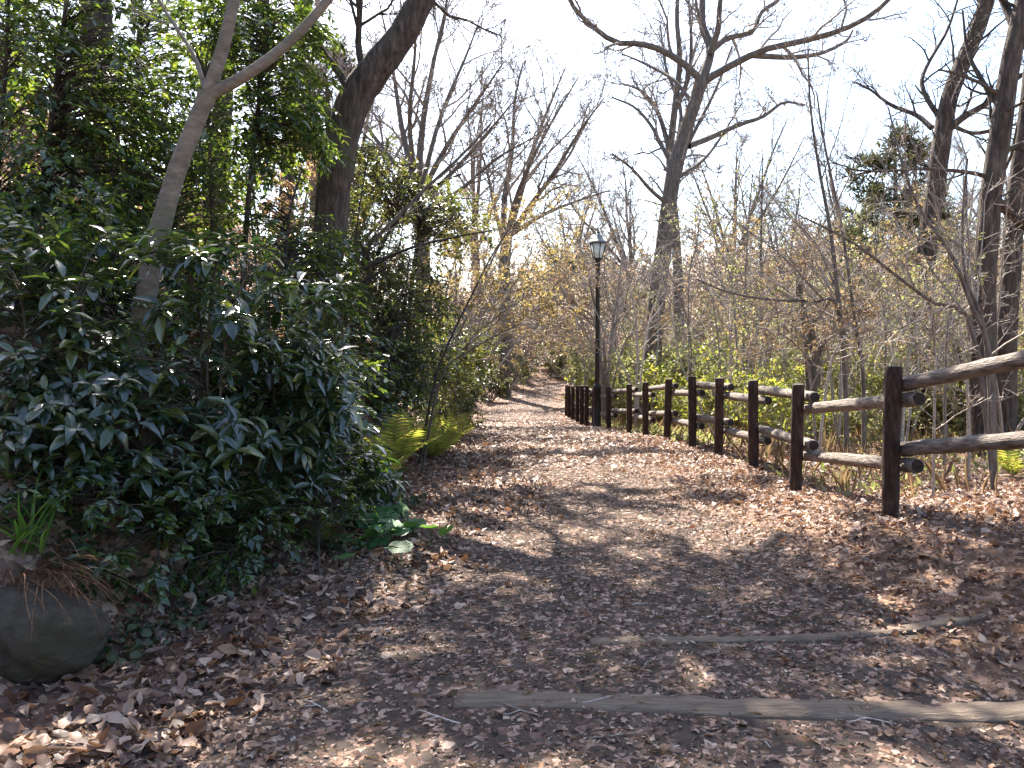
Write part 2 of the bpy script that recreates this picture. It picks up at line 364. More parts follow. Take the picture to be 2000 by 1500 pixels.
# ------------------------------------------------------------------ log fence
def log_mesh(name, L, r, mat, endmat, seed, sides=18, wob=.05, groove=.04, axis='z', chamfer=.012):
    """A log along z from 0 to L with uneven bark relief and closed, chamfered ends."""
    g = np.random.default_rng(seed)
    n = max(6, int(L / .09))
    zz = np.concatenate([[0, chamfer], np.linspace(.04, L - .04, n), [L - chamfer, L]])
    a = np.arange(sides) * 2 * math.pi / sides
    rr = r * (1 + .02 * np.sin(zz * 5 + seed)[:, None] + groove * np.sin(a[None] * 7 + 3 * np.sin(zz[:, None] * 6 + seed)) * .6 + wob * .35 * g.normal(size=(len(zz), sides)))
    rr[0] *= .86; rr[-1] *= .86
    bend = .006 * np.sin(zz * 2.1 + seed)
    V = np.stack([rr * np.cos(a)[None] + bend[:, None], rr * np.sin(a)[None], zz[:, None] + 0 * rr], -1).reshape(-1, 3)
    i = np.arange(len(zz) - 1)[:, None] * sides + np.arange(sides)[None]; j = np.arange(len(zz) - 1)[:, None] * sides + (np.arange(sides)[None] + 1) % sides
    q = np.stack([i, j, j + sides, i + sides], -1).reshape(-1, 4)
    k = len(V); V = np.vstack([V, [[0, 0, 0], [0, 0, L]]]); b = (len(zz) - 1) * sides
    s = np.arange(sides); s2 = (s + 1) % sides
    t = np.concatenate([np.stack([s2, s, np.full(sides, k)], -1), np.stack([b + s, b + s2, np.full(sides, k + 1)], -1)])
    me = mesh_data(name, V, [q, t], [mat, endmat], False, [0, 1])
    sf = np.ones(len(me.polygons), bool); sf[len(q):] = False
    me.polygons.foreach_set('use_smooth', sf)
    return me

posts_px = [(1740, 1005, 715, 5.37), (1555, 960, 750, 7.3), (1473, 918, 742, 8.8), (1403, 893, 738, 10.1), (1352, 880, 735, 11.1), (1303, 862, 740, 12.7),
            (1261, 857, 746, 14.2), (1230, 845, 750, 15.8), (1190, 840, 755, 18.0), (1160, 834, 757, 19.6), (1145, 834, 752, 20.2), (1136, 828, 753, 20.9), (1128, 822, 754, 21.7), (1120, 818, 754, 22.5), (1112, 815, 756, 23.4), (1106, 812, 758, 24.2)]
posts = [(np.array([2.74, 3.75, .53]), 1.0)]
for px, pb, pt, Y in posts_px:
    b = at(px, pb, Y); t = at(px, pt, Y); posts.append((b, min(max(t[2] - b[2], .93), 1.05)))
fence = thing('log_fence', 'brown log post and grey rail fence running along the path', 'fence', posts[1][0])
fb = posts[1][0]
post_me = [log_mesh('post', 1.35, .056, M['post'], M['post_top_lit'], 40 + i, 20, .07, .05) for i in range(4)]
from mathutils import Vector, Quaternion
for i, (b, h) in enumerate(posts):
    o = link('post', post_me[i % 4], fence, b - fb + np.array([0, 0, h - 1.35]))
    o.rotation_euler = (rng.normal(0, .008), rng.normal(0, .012), rng.uniform(0, 6))
out = np.array([.105, 0, 0])                                    # the rails are fixed to the far side of the posts
for i in range(len(posts) - 1):
    (a, ha), (b, hb) = posts[i], posts[i + 1]
    hi = i % 2 == 0
    for lv in ((.885, .445) if hi else (.775, .335)):
        d = unit(b - a); nrm = unit(np.cross(d, UP)); nrm = nrm if nrm[0] > 0 else -nrm
        p = a + nrm * .105 + UP * lv * ha; q = b + nrm * .105 + UP * lv * hb
        e = unit(q - p); p = p - e * .13; q = q + e * .13; L = np.linalg.norm(q - p)
        o = link('rail', log_mesh('rail', L, .049, M['rail'], M['rail_end_shaded'], 7 * i + int(lv * 100), 16, .09, .08), fence, p - fb)
        o.rotation_mode = 'QUATERNION'; o.rotation_quaternion = Vector((0, 0, 1)).rotation_difference(Vector(e))

# ------------------------------------------------------------------ lamp post
def lathe(name, prof, sides, mat, z0=0, smooth=True, phase=0):
    a = np.arange(sides) * 2 * math.pi / sides + phase
    pr = np.array(prof, float)
    V = np.stack([pr[:, 0:1] * np.cos(a), pr[:, 0:1] * np.sin(a), pr[:, 1:2] + 0 * a[None]], -1).reshape(-1, 3)
    n = len(pr); i = np.arange(n - 1)[:, None] * sides + np.arange(sides)[None]; j = np.arange(n - 1)[:, None] * sides + (np.arange(sides)[None] + 1) % sides
    return mesh_data(name, V, [np.stack([i, j, j + sides, i + sides], -1).reshape(-1, 4)], mat, smooth)

LB = at(1166, 836, 19.3); LB[2] = ground(LB[0], LB[1]) - .02
LH = at(1162, 505, 19.3)[2] - LB[2]                              # height of the lantern's foot
lamp = thing('street_lamp', 'dark brown lamp post with a white glazed lantern behind the fence', 'street lamp', LB)
link('base', lathe('base', [(.13, 0), (.13, .06), (.095, .1), (.09, .95), (.1, .97), (.1, 1.02), (.07, 1.06), (.052, 1.1)], 16, M['lamp_metal']), lamp)
link('pole', lathe('pole', [(.056, 1.05), (.056, 1.9), (.054, 2.8), (.05, LH - .16)], 14, M['lamp_metal']), lamp)
link('collar', lathe('collar', [(.05, LH - .2), (.062, LH - .18), (.062, LH - .12), (.045, LH - .1), (.075, LH - .03), (.1, LH), (.1, LH + .015), (.0, LH + .016)], 14, M['lamp_metal']), lamp)
r0, r1, hh = .105, .195, .36
ph = math.pi / 6 + .2
for k in range(6):
    a0, a1 = ph + k * math.pi / 3, ph + (k + 1) * math.pi / 3
    c = lambda r, a, z: np.array([r * math.cos(a), r * math.sin(a), z])
    q = [c(r0 - .008, a0, LH + .02), c(r0 - .008, a1, LH + .02), c(r1 - .008, a1, LH + hh), c(r1 - .008, a0, LH + hh)]
    mid = np.mean(q, 0); inn = unit(np.array([-mid[0], -mid[1], 0])) * .006
    V = np.array(q + [x + inn for x in q])
    link('pane', mesh_data('pane', V, [[(0, 1, 2, 3), (7, 6, 5, 4), (0, 4, 5, 1), (1, 5, 6, 2), (2, 6, 7, 3), (3, 7, 4, 0)]], M['lamp_glass']), lamp)
    link('bar', tube_mesh('bar', [(np.array([c(r0, a0, LH), c(r1, a0, LH + hh + .01)]), np.array([.011, .013]))], 6, M['lamp_metal']), lamp)
    link('rim', tube_mesh('rim', [(np.array([c(r1 + .004, a0, LH + hh), c(r1 + .004, a1, LH + hh)]), np.array([.012, .012]))], 6, M['lamp_metal']), lamp)
hood = link('hood', lathe('hood', [(.0, LH + hh + .005), (.232, LH + hh + .008), (.236, LH + hh + .025), (.19, LH + hh + .06), (.11, LH + hh + .13), (.06, LH + hh + .20), (.045, LH + hh + .235), (0, LH + hh + .24)], 6, M['lamp_hood'], smooth=False, phase=ph), lamp)
link('finial', lathe('finial', [(.03, LH + hh + .23), (.035, LH + hh + .26), (.018, LH + hh + .29), (.026, LH + hh + .32), (.008, LH + hh + .36), (0, LH + hh + .40)], 10, M['lamp_metal']), hood)

# ------------------------------------------------------------------ timber steps set into the path
TIMBERS = []
def timber(label, pl, pr, Yl, Yr, wid, seed):
    g = np.random.default_rng(seed)
    a = np.array([pl, Yl]); b = np.array([pr, Yr]); n = 60
    t = np.linspace(0, 1, n)[:, None]; c = a * (1 - t) + b * t
    d = unit((b - a)[None])[0]; nn = np.array([-d[1], d[0]])
    zc = np.mean([ground(c[:, 0], c[:, 1] + q_) for q_ in (-.1, -.05, 0, .05, .1)], 0); zc = np.convolve(np.pad(zc, 12, mode='edge'), np.ones(25) / 25, 'valid'); TIMBERS.append((a, b, wid))
    rows = []
    for k, (o, hgt) in enumerate([(-.5, -.06), (-.5, .004), (-.46, .013), (0, .016), (.46, .013), (.5, .002), (.5, -.06)]):
        w = wid * (1 + .03 * np.sin(t[:, 0] * 9 + seed) + .005 * g.normal(size=n))
        xy = c + nn[None] * (o * w)[:, None]
        sag = .012 * np.sin(t[:, 0] * 5 + seed)
        rows.append(np.column_stack([xy, zc + hgt + .006 + .003 * g.normal(size=n) * (hgt > 0)]))
    G = np.array(rows); m = len(rows)
    V = G.reshape(-1, 3); i = np.arange(m - 1)[:, None] * n + np.arange(n - 1)[None]
    q = np.stack([i, i + 1, i + n + 1, i + n], -1).reshape(-1, 4)
    e0 = [[k * n for k in range(m)]]; e1 = [[k * n + n - 1 for k in range(m)][::-1]]
    base = np.array([*((a + b) / 2), ground(*((a + b) / 2))])
    o = link('timber_step', mesh_data('timber_step', V - base, [q, np.array(e0), np.array(e1)], M['plank'], False), None, base)
    tag(o, label, 'step', 'timber steps sunk across the path')

timber('nearest grey timber step edge sunk across the bottom of the path', -.22, 2.5, 3.06, 2.86, .15, 3)
timber('farther timber step edge, half buried in dark soil beyond the nearest one', .36, 2.34, 3.62, 3.74, .075, 8)

# ------------------------------------------------------------------ rock and stump
def rock_mesh(name, r, seed, mat, n=24, m=16):
    th = np.linspace(0, math.pi, m); ph_ = np.arange(n) * 2 * math.pi / n
    D = np.stack([np.sin(th)[:, None] * np.cos(ph_), np.sin(th)[:, None] * np.sin(ph_), np.cos(th)[:, None] + 0 * ph_], -1)
    k = 1 + .10 * np.sin(D[..., 0] * 3 + seed) * np.sin(D[..., 1] * 2.6 + 1) + .07 * np.abs(np.sin(D[..., 2] * 4 + D[..., 0] * 3.3 + seed)) + .03 * np.abs(np.sin(D[..., 0] * 9 + seed + 2 * np.sin(D[..., 2] * 5))) + .012 * np.sin(D[..., 0] * 23 + D[..., 1] * 19) * np.sin(D[..., 2] * 21 + seed)
    V = (D * k[..., None] * np.array(r)).reshape(-1, 3)
    i = np.arange(m - 1)[:, None] * n + np.arange(n)[None]; j = np.arange(m - 1)[:, None] * n + (np.arange(n)[None] + 1) % n
    return mesh_data(name, V, [np.stack([i, i + n, j + n, j], -1).reshape(-1, 4)], mat, True)
rb = at(60, 1240, 3.35)
o = link('rock', rock_mesh('rock', (.285, .25, .18), 3.4, M['rock'], 72, 48), None, rb); o.rotation_euler = (.1, .12, .4)
tag(o, 'large rounded grey brown rock at the foot of the left bank', 'rock')

sb = at(278, 1085, 4.6); sb[2] = ground(sb[0], sb[1]) - .05
zz = np.linspace(0, .62, 10)
st = thing('tree_stump', 'short dark ivy wrapped stump rising from the left bank', 'stump', sb)
pts = np.column_stack([.03 * np.sin(zz * 3), .02 * np.cos(zz * 4), zz])
link('trunk', tube_mesh('trunk', [(pts, np.interp(zz, [0, .1, .62], [.11, .08, .068]))], 16, M['stump'], rough=.03, lobes=.05), st)
link('cut_top', lathe('cut_top', [(.069, .6), (.06, .63), (0, .635)], 16, M['stump']), st).location = (.03, -.016, 0)

# ------------------------------------------------------------------ trees: growth
def walk(g, p, d, L, n, wander, up):
    """A wandering line of n points."""
    d = unit(d); st = L / (n - 1); out = [p]
    for _ in range(n - 1):
        d = unit(d + g.normal(size=3) * wander + UP * up); p = p + d * st; out.append(p)
    return np.array(out)

def sprout(g, pts, rad, lev, spec, out):
    if lev >= len(spec): return
    c = dict(spec[lev]); c['rmin'] = c.get('rmin', .003) * 1.45
    seg = np.linalg.norm(np.diff(pts, axis=0), axis=1); L = seg.sum(); n = len(pts)
    k = c['n'] if isinstance(c['n'], int) else int(g.integers(c['n'][0], c['n'][1] + 1))
    t0 = c.get('t0', .25); lean = c.get('lean')
    for i in range(k):
        t = t0 + (1 - t0) * (i + g.random()) / k
        f = min(t, .999) * (n - 1); j = int(f); w = f - j
        p = pts[j] * (1 - w) + pts[j + 1] * w; r0 = rad[j] * (1 - w) + rad[j + 1] * w
        tan = unit(pts[j + 1] - pts[j])
        pp = unit(np.cross(tan, g.normal(size=3)))
        if 'up_side' in c: pp = unit(pp + UP * c['up_side']); 
        a = math.radians(g.uniform(*c.get('ang', (30, 60))))
        d = tan * math.cos(a) + pp * math.sin(a)
        if lean is not None: d = unit(d + np.array(lean) * g.random())
        l = (c['abs'] if 'abs' in c else L * c['len']) * g.uniform(.55, 1.25) * (1.15 - .6 * t)
        r = max(min(r0 * c.get('rr', .55), l * .03 + .004), c.get('rmin', .003))
        q = walk(g, p, d, l, c.get('np', 5), c.get('wander', .18), c.get('up', .06))
        rd = np.linspace(r, max(r * c.get('tip', .35), c.get('rmin', .003) * .7), len(q))
        out.append((lev, q, rd)); sprout(g, q, rd, lev + 1, spec, out)

def limb_line(px_pts, Y, n=12):
    """Photo points -> world line; Y a number or a list of the same length."""
    Ys = [Y] * len(px_pts) if np.isscalar(Y) else Y
    return spline([at(x, y, q) for (x, y), q in zip(px_pts, Ys)], n)

def build_tree(name, label, cat, trunk, trad, limbs, spec, bark, twig_m, seed, group=None, sides=14, foliage=None, leaf_m=None, down=True, lspec=None, tspec=None, rough=.02, base=None, limb_sides=8, twig_sides=3):
    """trunk: (n,3) line; limbs: list of (line, r0, r1). Twigs sprout from the limbs (and trunk by tspec)."""
    g = np.random.default_rng(seed)
    b = trunk[0].copy() if base is None else np.asarray(base, float)
    root = thing(name, label, cat, b, group)
    link('trunk', tube_mesh('trunk', [(trunk, trad)], sides, bark, b, rough=rough, lobes=.03), root)
    tw = []
    for line, ra, rb_ in limbs:
        rd = np.linspace(ra, rb_, len(line))
        link('limb', tube_mesh('limb', [(line, rd)], limb_sides, bark, b, rough=rough), root)
        sprout(g, line, rd, 0, spec, tw)
    if tspec: sprout(g, trunk, trad, 0, tspec, tw)
    if tw:
        big = [(p, r) for l, p, r in tw if r[0] > .012]; sml = [(p, r) for l, p, r in tw if r[0] <= .012]
        parts = [tubes(x, s) for x, s in ((big, 5), (sml, twig_sides)) if x]
        V, Q = merge(parts)
        tag(link('crown', mesh_data('crown', V - b, [Q], twig_m, True), root), kind='stuff')
    if foliage:
        V, T = foliage(g, tw)
        tag(link('foliage', mesh_data('foliage', V - b, [T], leaf_m), root), kind='stuff')
    return root, tw

def leafy_tips(minlev, per, L, Wr, droop=.2, tmpl=T_DIA, keep=1.0):
    def f(g, tw):
        P, A, N = [], [], []
        for l, p, r in tw:
            if l < minlev or g.random() > keep: continue
            k = per if isinstance(per, int) else int(g.integers(*per))
            t = g.random(k) * (len(p) - 1.001); j = t.astype(int); w = (t - j)[:, None]
            q = p[j] * (1 - w) + p[j + 1] * w; tan = unit(p[j + 1] - p[j])
            P.append(q); A.append(unit(tan * .5 + g.normal(size=(k, 3)) * .6 - UP * droop)); N.append(UP + g.normal(size=(k, 3)) * .5)
        P, A, N = map(np.vstack, (P, A, N)); n = len(P); ll = L * g.uniform(.6, 1.25, n)
        return leaves(P, A, N, ll, ll * Wr, tmpl)
    return f

# ------------------------------------------------------------------ leafy plants built from clusters in blobs
def blob_points(g, blobs):
    out = []
    for px, py, Y, rx, ry, ry_m, n in blobs:
        c = at(px, py, Y); k = Y / F
        d = unit(g.normal(size=(n, 3))); rr = g.random(n) ** .45
        out.append(c + d * rr[:, None] * np.array([rx * k, ry_m, ry * k]))
    return np.vstack(out)

def cluster_plant(name, label, cat, base, stems, blobs, leaf_m, wood_m, seed, kind='spray', L=.08, Wr=.42, per=14, group=None, parts=0, tmpl=T_DIA, part_tmpl=None, twig=.35, droop=.25, stem_part='stem', floor=True):
    """A shrub or evergreen: stem lines, twigs out to clusters of leaves in the blobs. The leaves nearest the camera become parts."""
    g = np.random.default_rng(seed); base = np.asarray(base, float)
    root = thing(name, label, cat, base, group)
    hubs, hr = [], []
    for line, ra, rb_ in stems:
        rd = np.linspace(ra, rb_, len(line)); hubs.append(spline(line, 60)[12:]); hr.append(np.linspace(ra, rb_, 60)[12:])
        link(stem_part, tube_mesh(stem_part, [(line, rd)], 8, wood_m, base, rough=.02), root)
    Hb = np.vstack(hubs); Hr = np.concatenate(hr); cen = Hb.mean(0)
    K = blob_points(g, blobs)
    if floor:
        K = K[K[:, 2] > ground(K[:, 0], K[:, 1]) + .05]
    tw, P, A, N = [], [], [], []
    for c in K:
        dv = Hb - c; cost = np.linalg.norm(dv, axis=1) + 1.2 * np.clip(dv[:, 2] + .1, 0, None)
        j = int(np.argmin(cost + g.random(len(cost)) * .25)); h = Hb[j]
        dist = np.linalg.norm(c - h)
        mid = (h + c) / 2 + UP * .12 * dist + g.normal(size=3) * .05 * dist
        line = spline([h, mid, c], 4)
        tw.append((line, np.linspace(min(Hr[j] * .6, .004 + .006 * dist), .0025, 4)))
        od = unit(unit(c - cen) * .7 + unit(c - h) * .5 + g.normal(size=3) * .35)
        if kind == 'spray':
            tl = twig * g.uniform(.6, 1.3); d = unit(od - UP * droop)
            q = walk(g, c, d, tl, 5, .16, -.05); tw.append((q[::2], np.linspace(.003, .0015, 3)))
            t = np.sort(g.random(per)) * 3.99; jj = t.astype(int); w = (t - jj)[:, None]
            pos = q[jj] * (1 - w) + q[jj + 1] * w; tan = unit(q[jj + 1] - q[jj])
            side = unit(np.cross(tan, UP + g.normal(size=3) * .25)) * np.where(np.arange(per) % 2, 1, -1)[:, None]
            P.append(pos); A.append(unit(tan * .75 + side * .8 + g.normal(size=(per, 3)) * .25 - UP * .15)); N.append(UP * 1.0 + od * .35 + g.normal(size=(per, 3)) * .38)
        else:                                                    # a whorl at the tip of the shoot
            k = per + int(g.integers(-2, 3)); ph0 = g.random() * 6.28
            ax = unit(UP * .8 + od * .6)
            u_ = unit(np.cross(ax, [0.3, .2, .93] if abs(ax[2]) < .9 else [1., 0, 0])); v_ = np.cross(ax, u_)
            a_ = ph0 + np.arange(k) * 2.4; el_ = np.linspace(-.35, .6, k) + g.normal(size=k) * .15
            rad_ = np.cos(a_)[:, None] * u_ + np.sin(a_)[:, None] * v_
            P.append(c + ax * (np.linspace(-.06, .01, k))[:, None]); A.append(unit(rad_ + ax * el_[:, None] - UP * droop)); N.append(ax + rad_ * .5 * 0 + UP * .6 + g.normal(size=(k, 3)) * .2)
    V, Q = tubes(tw, 3); tag(link('crown', mesh_data('crown', V - base, [Q], wood_m, True), root), kind='stuff')
    P, A, N = map(np.vstack, (P, A, N)); n = len(P); ll = L * g.uniform(.42, 1.3, n); ww = ll * Wr * g.uniform(.8, 1.2, n)
    if parts:
        tm = part_tmpl or T_BROAD
        vis = np.argsort(np.linalg.norm(P - np.array([0, 0, CH]), axis=1) - ll * 2.5)
        near = vis[:parts]; rest = vis[parts:]
        mes = []
        for s in range(5):
            V0, t0 = leaves(np.zeros((1, 3)), np.array([[1., 0, 0]]), np.array([[0, 0, 1.]]), np.array([1.]), np.array([Wr]), [T_BROAD, T_DROOP, _broad(.18, .10), _broad(.32, .08), _broad(.05, .12)][s])
            mes.append(mesh_data('leaf', V0, [t0], leaf_m, True))
        for i in near:
            a = unit(A[i]); sd = unit(np.cross(N[i], a)); nn = np.cross(a, sd)
            o = link('leaf', mes[i % 5], root)
            from mathutils import Matrix
            o.matrix_local = Matrix(((a[0] * ll[i], sd[0] * ll[i], nn[0] * ll[i], P[i][0] - base[0]), (a[1] * ll[i], sd[1] * ll[i], nn[1] * ll[i], P[i][1] - base[1]), (a[2] * ll[i], sd[2] * ll[i], nn[2] * ll[i], P[i][2] - base[2]), (0, 0, 0, 1)))
    else: rest = np.arange(n)
    if len(rest):
        V, T = leaves(P[rest], A[rest], N[rest], ll[rest], ww[rest], tmpl)
        o = link('foliage', mesh_data('foliage', V - base, [T], leaf_m), root)
        o['kind'] = 'stuff'
    return root

def gpoint(px, Y, dz=-.05):
    x = (px - 1000) / F * Y; return np.array([x, Y, float(ground(x, Y)) + dz])

# ------------------------------------------------------------------ trees on the left bank
# pale forked tree
b0 = gpoint(250, 5.2)
tr = spline([b0, at(262, 700, 5.2), at(282, 590, 5.2), at(300, 490, 5.2), at(312, 452, 5.2), at(345, 335, 5.2), at(382, 240, 5.2), at(405, 186, 5.2)], 26)
td = np.interp(np.arange(26), [0, 8, 13, 14, 16, 23, 25], [.075, .066, .064, .068, .060, .052, .058])
A1 = limb_line([(405, 188), (436, 90), (457, 0), (490, -160), (530, -330)], [5.2, 5.2, 5.2, 5.3, 5.5], 14)
A2 = limb_line([(408, 186), (480, 147), (562, 85), (640, 0), (720, -120), (800, -260)], [5.2, 5.2, 5.25, 5.3, 5.4, 5.6], 16)
A3 = limb_line([(400, 178), (388, 130), (365, 85), (335, 40), (300, -20), (270, -120)], [5.22, 5.3, 5.4, 5.5, 5.6, 5.7], 10)
SP_LIGHT = [dict(n=5, len=.35, t0=.55, ang=(30, 60), np=6, rmin=.004, wander=.15), dict(n=5, len=.5, np=5, rmin=.003), dict(n=4, len=.5, np=4, rmin=.002)]
build_tree('pale_tree', 'smooth pale grey tree forking in two above the glossy shrubs', 'tree', tr, td, [(A1, .045, .03), (A2, .040, .022), (A3, .016, .007)], SP_LIGHT, M['pale_bark'], M['twig'], 21, sides=20, rough=.004, limb_sides=14)

# leaning oak, crown reaching over the path above the frame
b0 = gpoint(590, 9.5)
tr = spline([b0, at(610, 600, 9.5), at(640, 480, 9.5), at(656, 340, 9.5), at(688, 205, 9.5), at(735, 132, 9.5), at(785, 70, 9.5), at(826, -10, 9.5), at(850, -100, 9.6), at(890, -230, 9.8)], 40)
td = np.interp(np.arange(40), [0, 6, 16, 18, 26, 39], [.26, .205, .19, .20, .165, .12]) 
top = tr[-1]
limbs = [(limb_line([(690, 205), (668, 150), (632, 105), (600, 60), (570, -20), (540, -150)], [9.5, 9.5, 9.6, 9.7, 9.9, 10.2], 14), .05, .02),
         (limb_line([(712, 150), (700, 90), (703, 20), (706, -80), (690, -250)], [9.5, 9.6, 9.6, 9.7, 10], 12), .045, .02)]
g_ = np.random.default_rng(5)
for k, (d, L, r) in enumerate([((.9, .3, .6), 4.2, .09), ((.2, .9, .7), 4.0, .08), ((-.7, .5, .8), 4.2, .085), ((.3, -.2, 1), 4.5, .095), ((.8, .9, .35), 4.5, .075), ((-.9, -.1, .7), 3.5, .07), ((1., -.5, .55), 3.0, .06), ((-.3, 1.0, .5), 4.0, .07)]):
    limbs.append((walk(g_, tr[-1 - (k % 4) * 2], np.array(d), L, 12, .12, .03), r, .022))
SP_OAK = [dict(n=9, len=.42, t0=.2, ang=(30, 65), np=7, rmin=.008, wander=.2, rr=.6), dict(n=7, len=.5, np=6, rmin=.005, wander=.22), dict(n=6, len=.55, np=5, rmin=.003, wander=.25)]
build_tree('oak_tree', 'thick dark oak trunk leaning right out of the evergreen thicket', 'tree', tr, td, limbs, SP_OAK, M['oak_bark'], M['twig_dark'], 31, sides=24, rough=.03, limb_sides=10)

# rough trunk behind the evergreen leaves, top left
tr = spline([gpoint(215, 8.6), at(205, 420, 8.6), at(195, 200, 8.6), at(190, 60, 8.6), at(180, -80, 8.6), at(165, -300, 8.8)], 24)
limbs = []  # unseen crown over the path, shaped to shade the foreground
for k, t in enumerate([(-1.6, 10.2, 8.3), (-.7, 10.5, 8.4), (.4, 10.4, 8.2), (-1.1, 11.5, 8.6), (0, 11.8, 8.5), (1.0, 11.3, 8.3), (-.4, 12.7, 8.7), (.8, 12.6, 8.6)]):
    a = tr[-1 - (k % 4)]; t = np.array(t); limbs.append((spline([a, a * .6 + t * .4 + UP * .35, t], 10), .06, .02))
SP_EV = [dict(n=12, abs=1.25, t0=.72, ang=(30, 75), np=5, rmin=.008, wander=.2), dict(n=6, len=.5, np=4, rmin=.005, wander=.25)]
build_tree('rough_barked_tree', 'rough dark trunk half hidden by evergreen leaves at top left', 'tree', tr, np.linspace(.2, .13, 24), limbs, SP_EV, M['oak_bark'], M['twig_dark'], 33, sides=18, rough=.03, foliage=leafy_tips(0, (13, 21), .12, .45, .2), leaf_m=M['camellia'])

tr = spline([gpoint(420, 13.5), at(425, 380, 13.5), at(440, 150, 13.6), at(455, -40, 13.8), at(490, -180, 14)], 22)  # added tree; its unseen crown is placed to throw a shade band across the path
limbs = []
for k, t in enumerate([(-2.0, 15.3, 8.9), (-1.1, 15.8, 9.1), (-.2, 15.5, 8.9), (.8, 15.9, 8.9), (-2.6, 15.8, 9.2), (1.5, 15.4, 8.9)]):
    a = tr[-1 - (k % 3)]; t = np.array(t); limbs.append((spline([a, a * .6 + t * .4 + UP * .35, t], 10), .06, .02))
build_tree('rough_barked_tree', 'added slim tree behind the pale fork, its unseen crown shading the path', 'tree', tr, np.linspace(.18, .1, 22), limbs, [dict(n=8, len=.24, t0=.4, ang=(30, 75), np=5, rmin=.008, wander=.2), dict(n=5, len=.5, np=4, rmin=.005, wander=.25)], M['oak_bark'], M['twig_dark'], 34, sides=16, rough=.03, foliage=leafy_tips(0, (16, 24), .12, .45, .2), leaf_m=M['camellia'])

tr = spline([gpoint(560, 19.5), at(560, 380, 19.6), at(575, 150, 19.8), at(610, -40, 20), at(660, -120, 20.2)], 22)  # another added tree, its high unseen leaves casting a farther band of shade
limbs = []
for k, t in enumerate([(-2.2, 20.7, 11.7), (-1.0, 21.0, 11.9), (.2, 20.8, 11.8), (1.4, 21.0, 11.8)]):
    a = tr[-1 - (k % 3)]; t = np.array(t); limbs.append((spline([a, a * .6 + t * .4 + UP * .35, t], 10), .07, .02))
build_tree('rough_barked_tree', 'added tall tree left of the leaning oak, its unseen crown shading the farther path', 'tree', tr, np.linspace(.2, .12, 22), limbs, [dict(n=9, abs=.7, t0=.66, ang=(30, 75), np=5, rmin=.008, wander=.2), dict(n=4, len=.5, np=4, rmin=.005, wander=.25)], M['oak_bark'], M['twig_dark'], 35, sides=14, rough=.03, foliage=leafy_tips(0, (10, 15), .13, .45, .2), leaf_m=M['camellia'])

def up_line(px0, Y, ptsY, n=10):
    """stem line from the ground under pixel column px0 through photo points"""
    return spline([gpoint(px0, Y)] + [at(x, y, q) for x, y, q in ptsY], n)

# evergreens (camellia-like) behind the shrubs
EV = 'evergreens crowding the left bank'
def evergreen(label, px0, Y, stems, blobs, seed, mat='camellia', **kw):
    ss = [(up_line(p, Y, pts), ra, rb_) for p, pts, ra, rb_ in stems]
    return cluster_plant('evergreen_tree', label, 'tree', gpoint(px0, Y), ss, blobs, M[mat], M['twig_dark'], seed, group=EV, **kw)
evergreen('dense glossy evergreen filling the top left corner', 60, 6.8, [(60, [(80, 380, 6.8), (105, 200, 6.8), (130, 0, 6.9), (150, -160, 7)], .03, .012), (0, [(-10, 400, 6.6), (10, 150, 6.6), (20, -100, 6.6)], .025, .01)],
          [(60, 130, 6.9, 170, 180, .9, 280), (230, 200, 7.0, 120, 190, .8, 210), (60, 380, 6.4, 170, 140, .7, 220), (120, -150, 7.2, 260, 160, 1.1, 50)], 51, L=.085, per=15, parts=130)
evergreen('evergreen with drooping dark leaves between the pale tree and the oak', 470, 8.3, [(470, [(480, 450, 8.3), (500, 250, 8.3), (520, 60, 8.3), (530, -140, 8.4)], .035, .012), (420, [(415, 420, 8.0), (410, 300, 8.0), (400, 150, 8)], .03, .012)],
          [(520, 120, 8.3, 100, 140, .8, 190), (440, 40, 8.5, 100, 110, .8, 120), (560, 250, 8.4, 70, 80, .6, 90), (520, -160, 8.8, 190, 150, 1.2, 25), (590, 40, 8.8, 40, 70, .4, 35), (470, 260, 8.4, 70, 90, .5, 60)], 52, L=.10, Wr=.36, per=15, parts=130, droop=.75)
evergreen('leafy evergreen behind the pale trunk with brown gaps', 330, 7.4, [(330, [(335, 520, 7.4), (330, 380, 7.4), (320, 250, 7.4)], .03, .01), (560, [(560, 480, 7.8), (570, 400, 7.8), (590, 330, 7.8)], .02, .008)],
          [(260, 420, 7.2, 150, 120, .7, 230), (420, 400, 7.8, 120, 110, .7, 110), (560, 480, 8.0, 110, 70, .6, 110), (430, 560, 7.0, 150, 90, .6, 170), (620, 560, 8.2, 70, 100, .4, 90), (330, 290, 7.8, 90, 110, .6, 90)], 53, L=.08, per=14, parts=130)
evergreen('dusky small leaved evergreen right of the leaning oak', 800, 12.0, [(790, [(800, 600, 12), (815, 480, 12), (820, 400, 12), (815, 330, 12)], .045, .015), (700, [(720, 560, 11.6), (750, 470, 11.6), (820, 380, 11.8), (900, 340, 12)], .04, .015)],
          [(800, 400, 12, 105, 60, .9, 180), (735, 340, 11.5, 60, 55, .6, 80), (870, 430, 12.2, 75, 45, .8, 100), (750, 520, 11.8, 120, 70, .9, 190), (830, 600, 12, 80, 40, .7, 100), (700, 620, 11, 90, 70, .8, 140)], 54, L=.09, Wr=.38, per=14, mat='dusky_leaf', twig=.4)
evergreen('low evergreen mass under the leaning oak', 640, 9.0, [(640, [(650, 640, 9), (660, 560, 9)], .02, .008), (600, [(580, 600, 9), (560, 520, 9)], .02, .008), (740, [(750, 720, 10.0), (770, 640, 10)], .015, .008)],
          [(660, 690, 9.2, 110, 90, .6, 200), (600, 560, 9.2, 90, 60, .5, 100), (780, 690, 10.5, 90, 80, .6, 190), (740, 780, 9.6, 80, 60, .4, 110)], 55, L=.08, per=13)
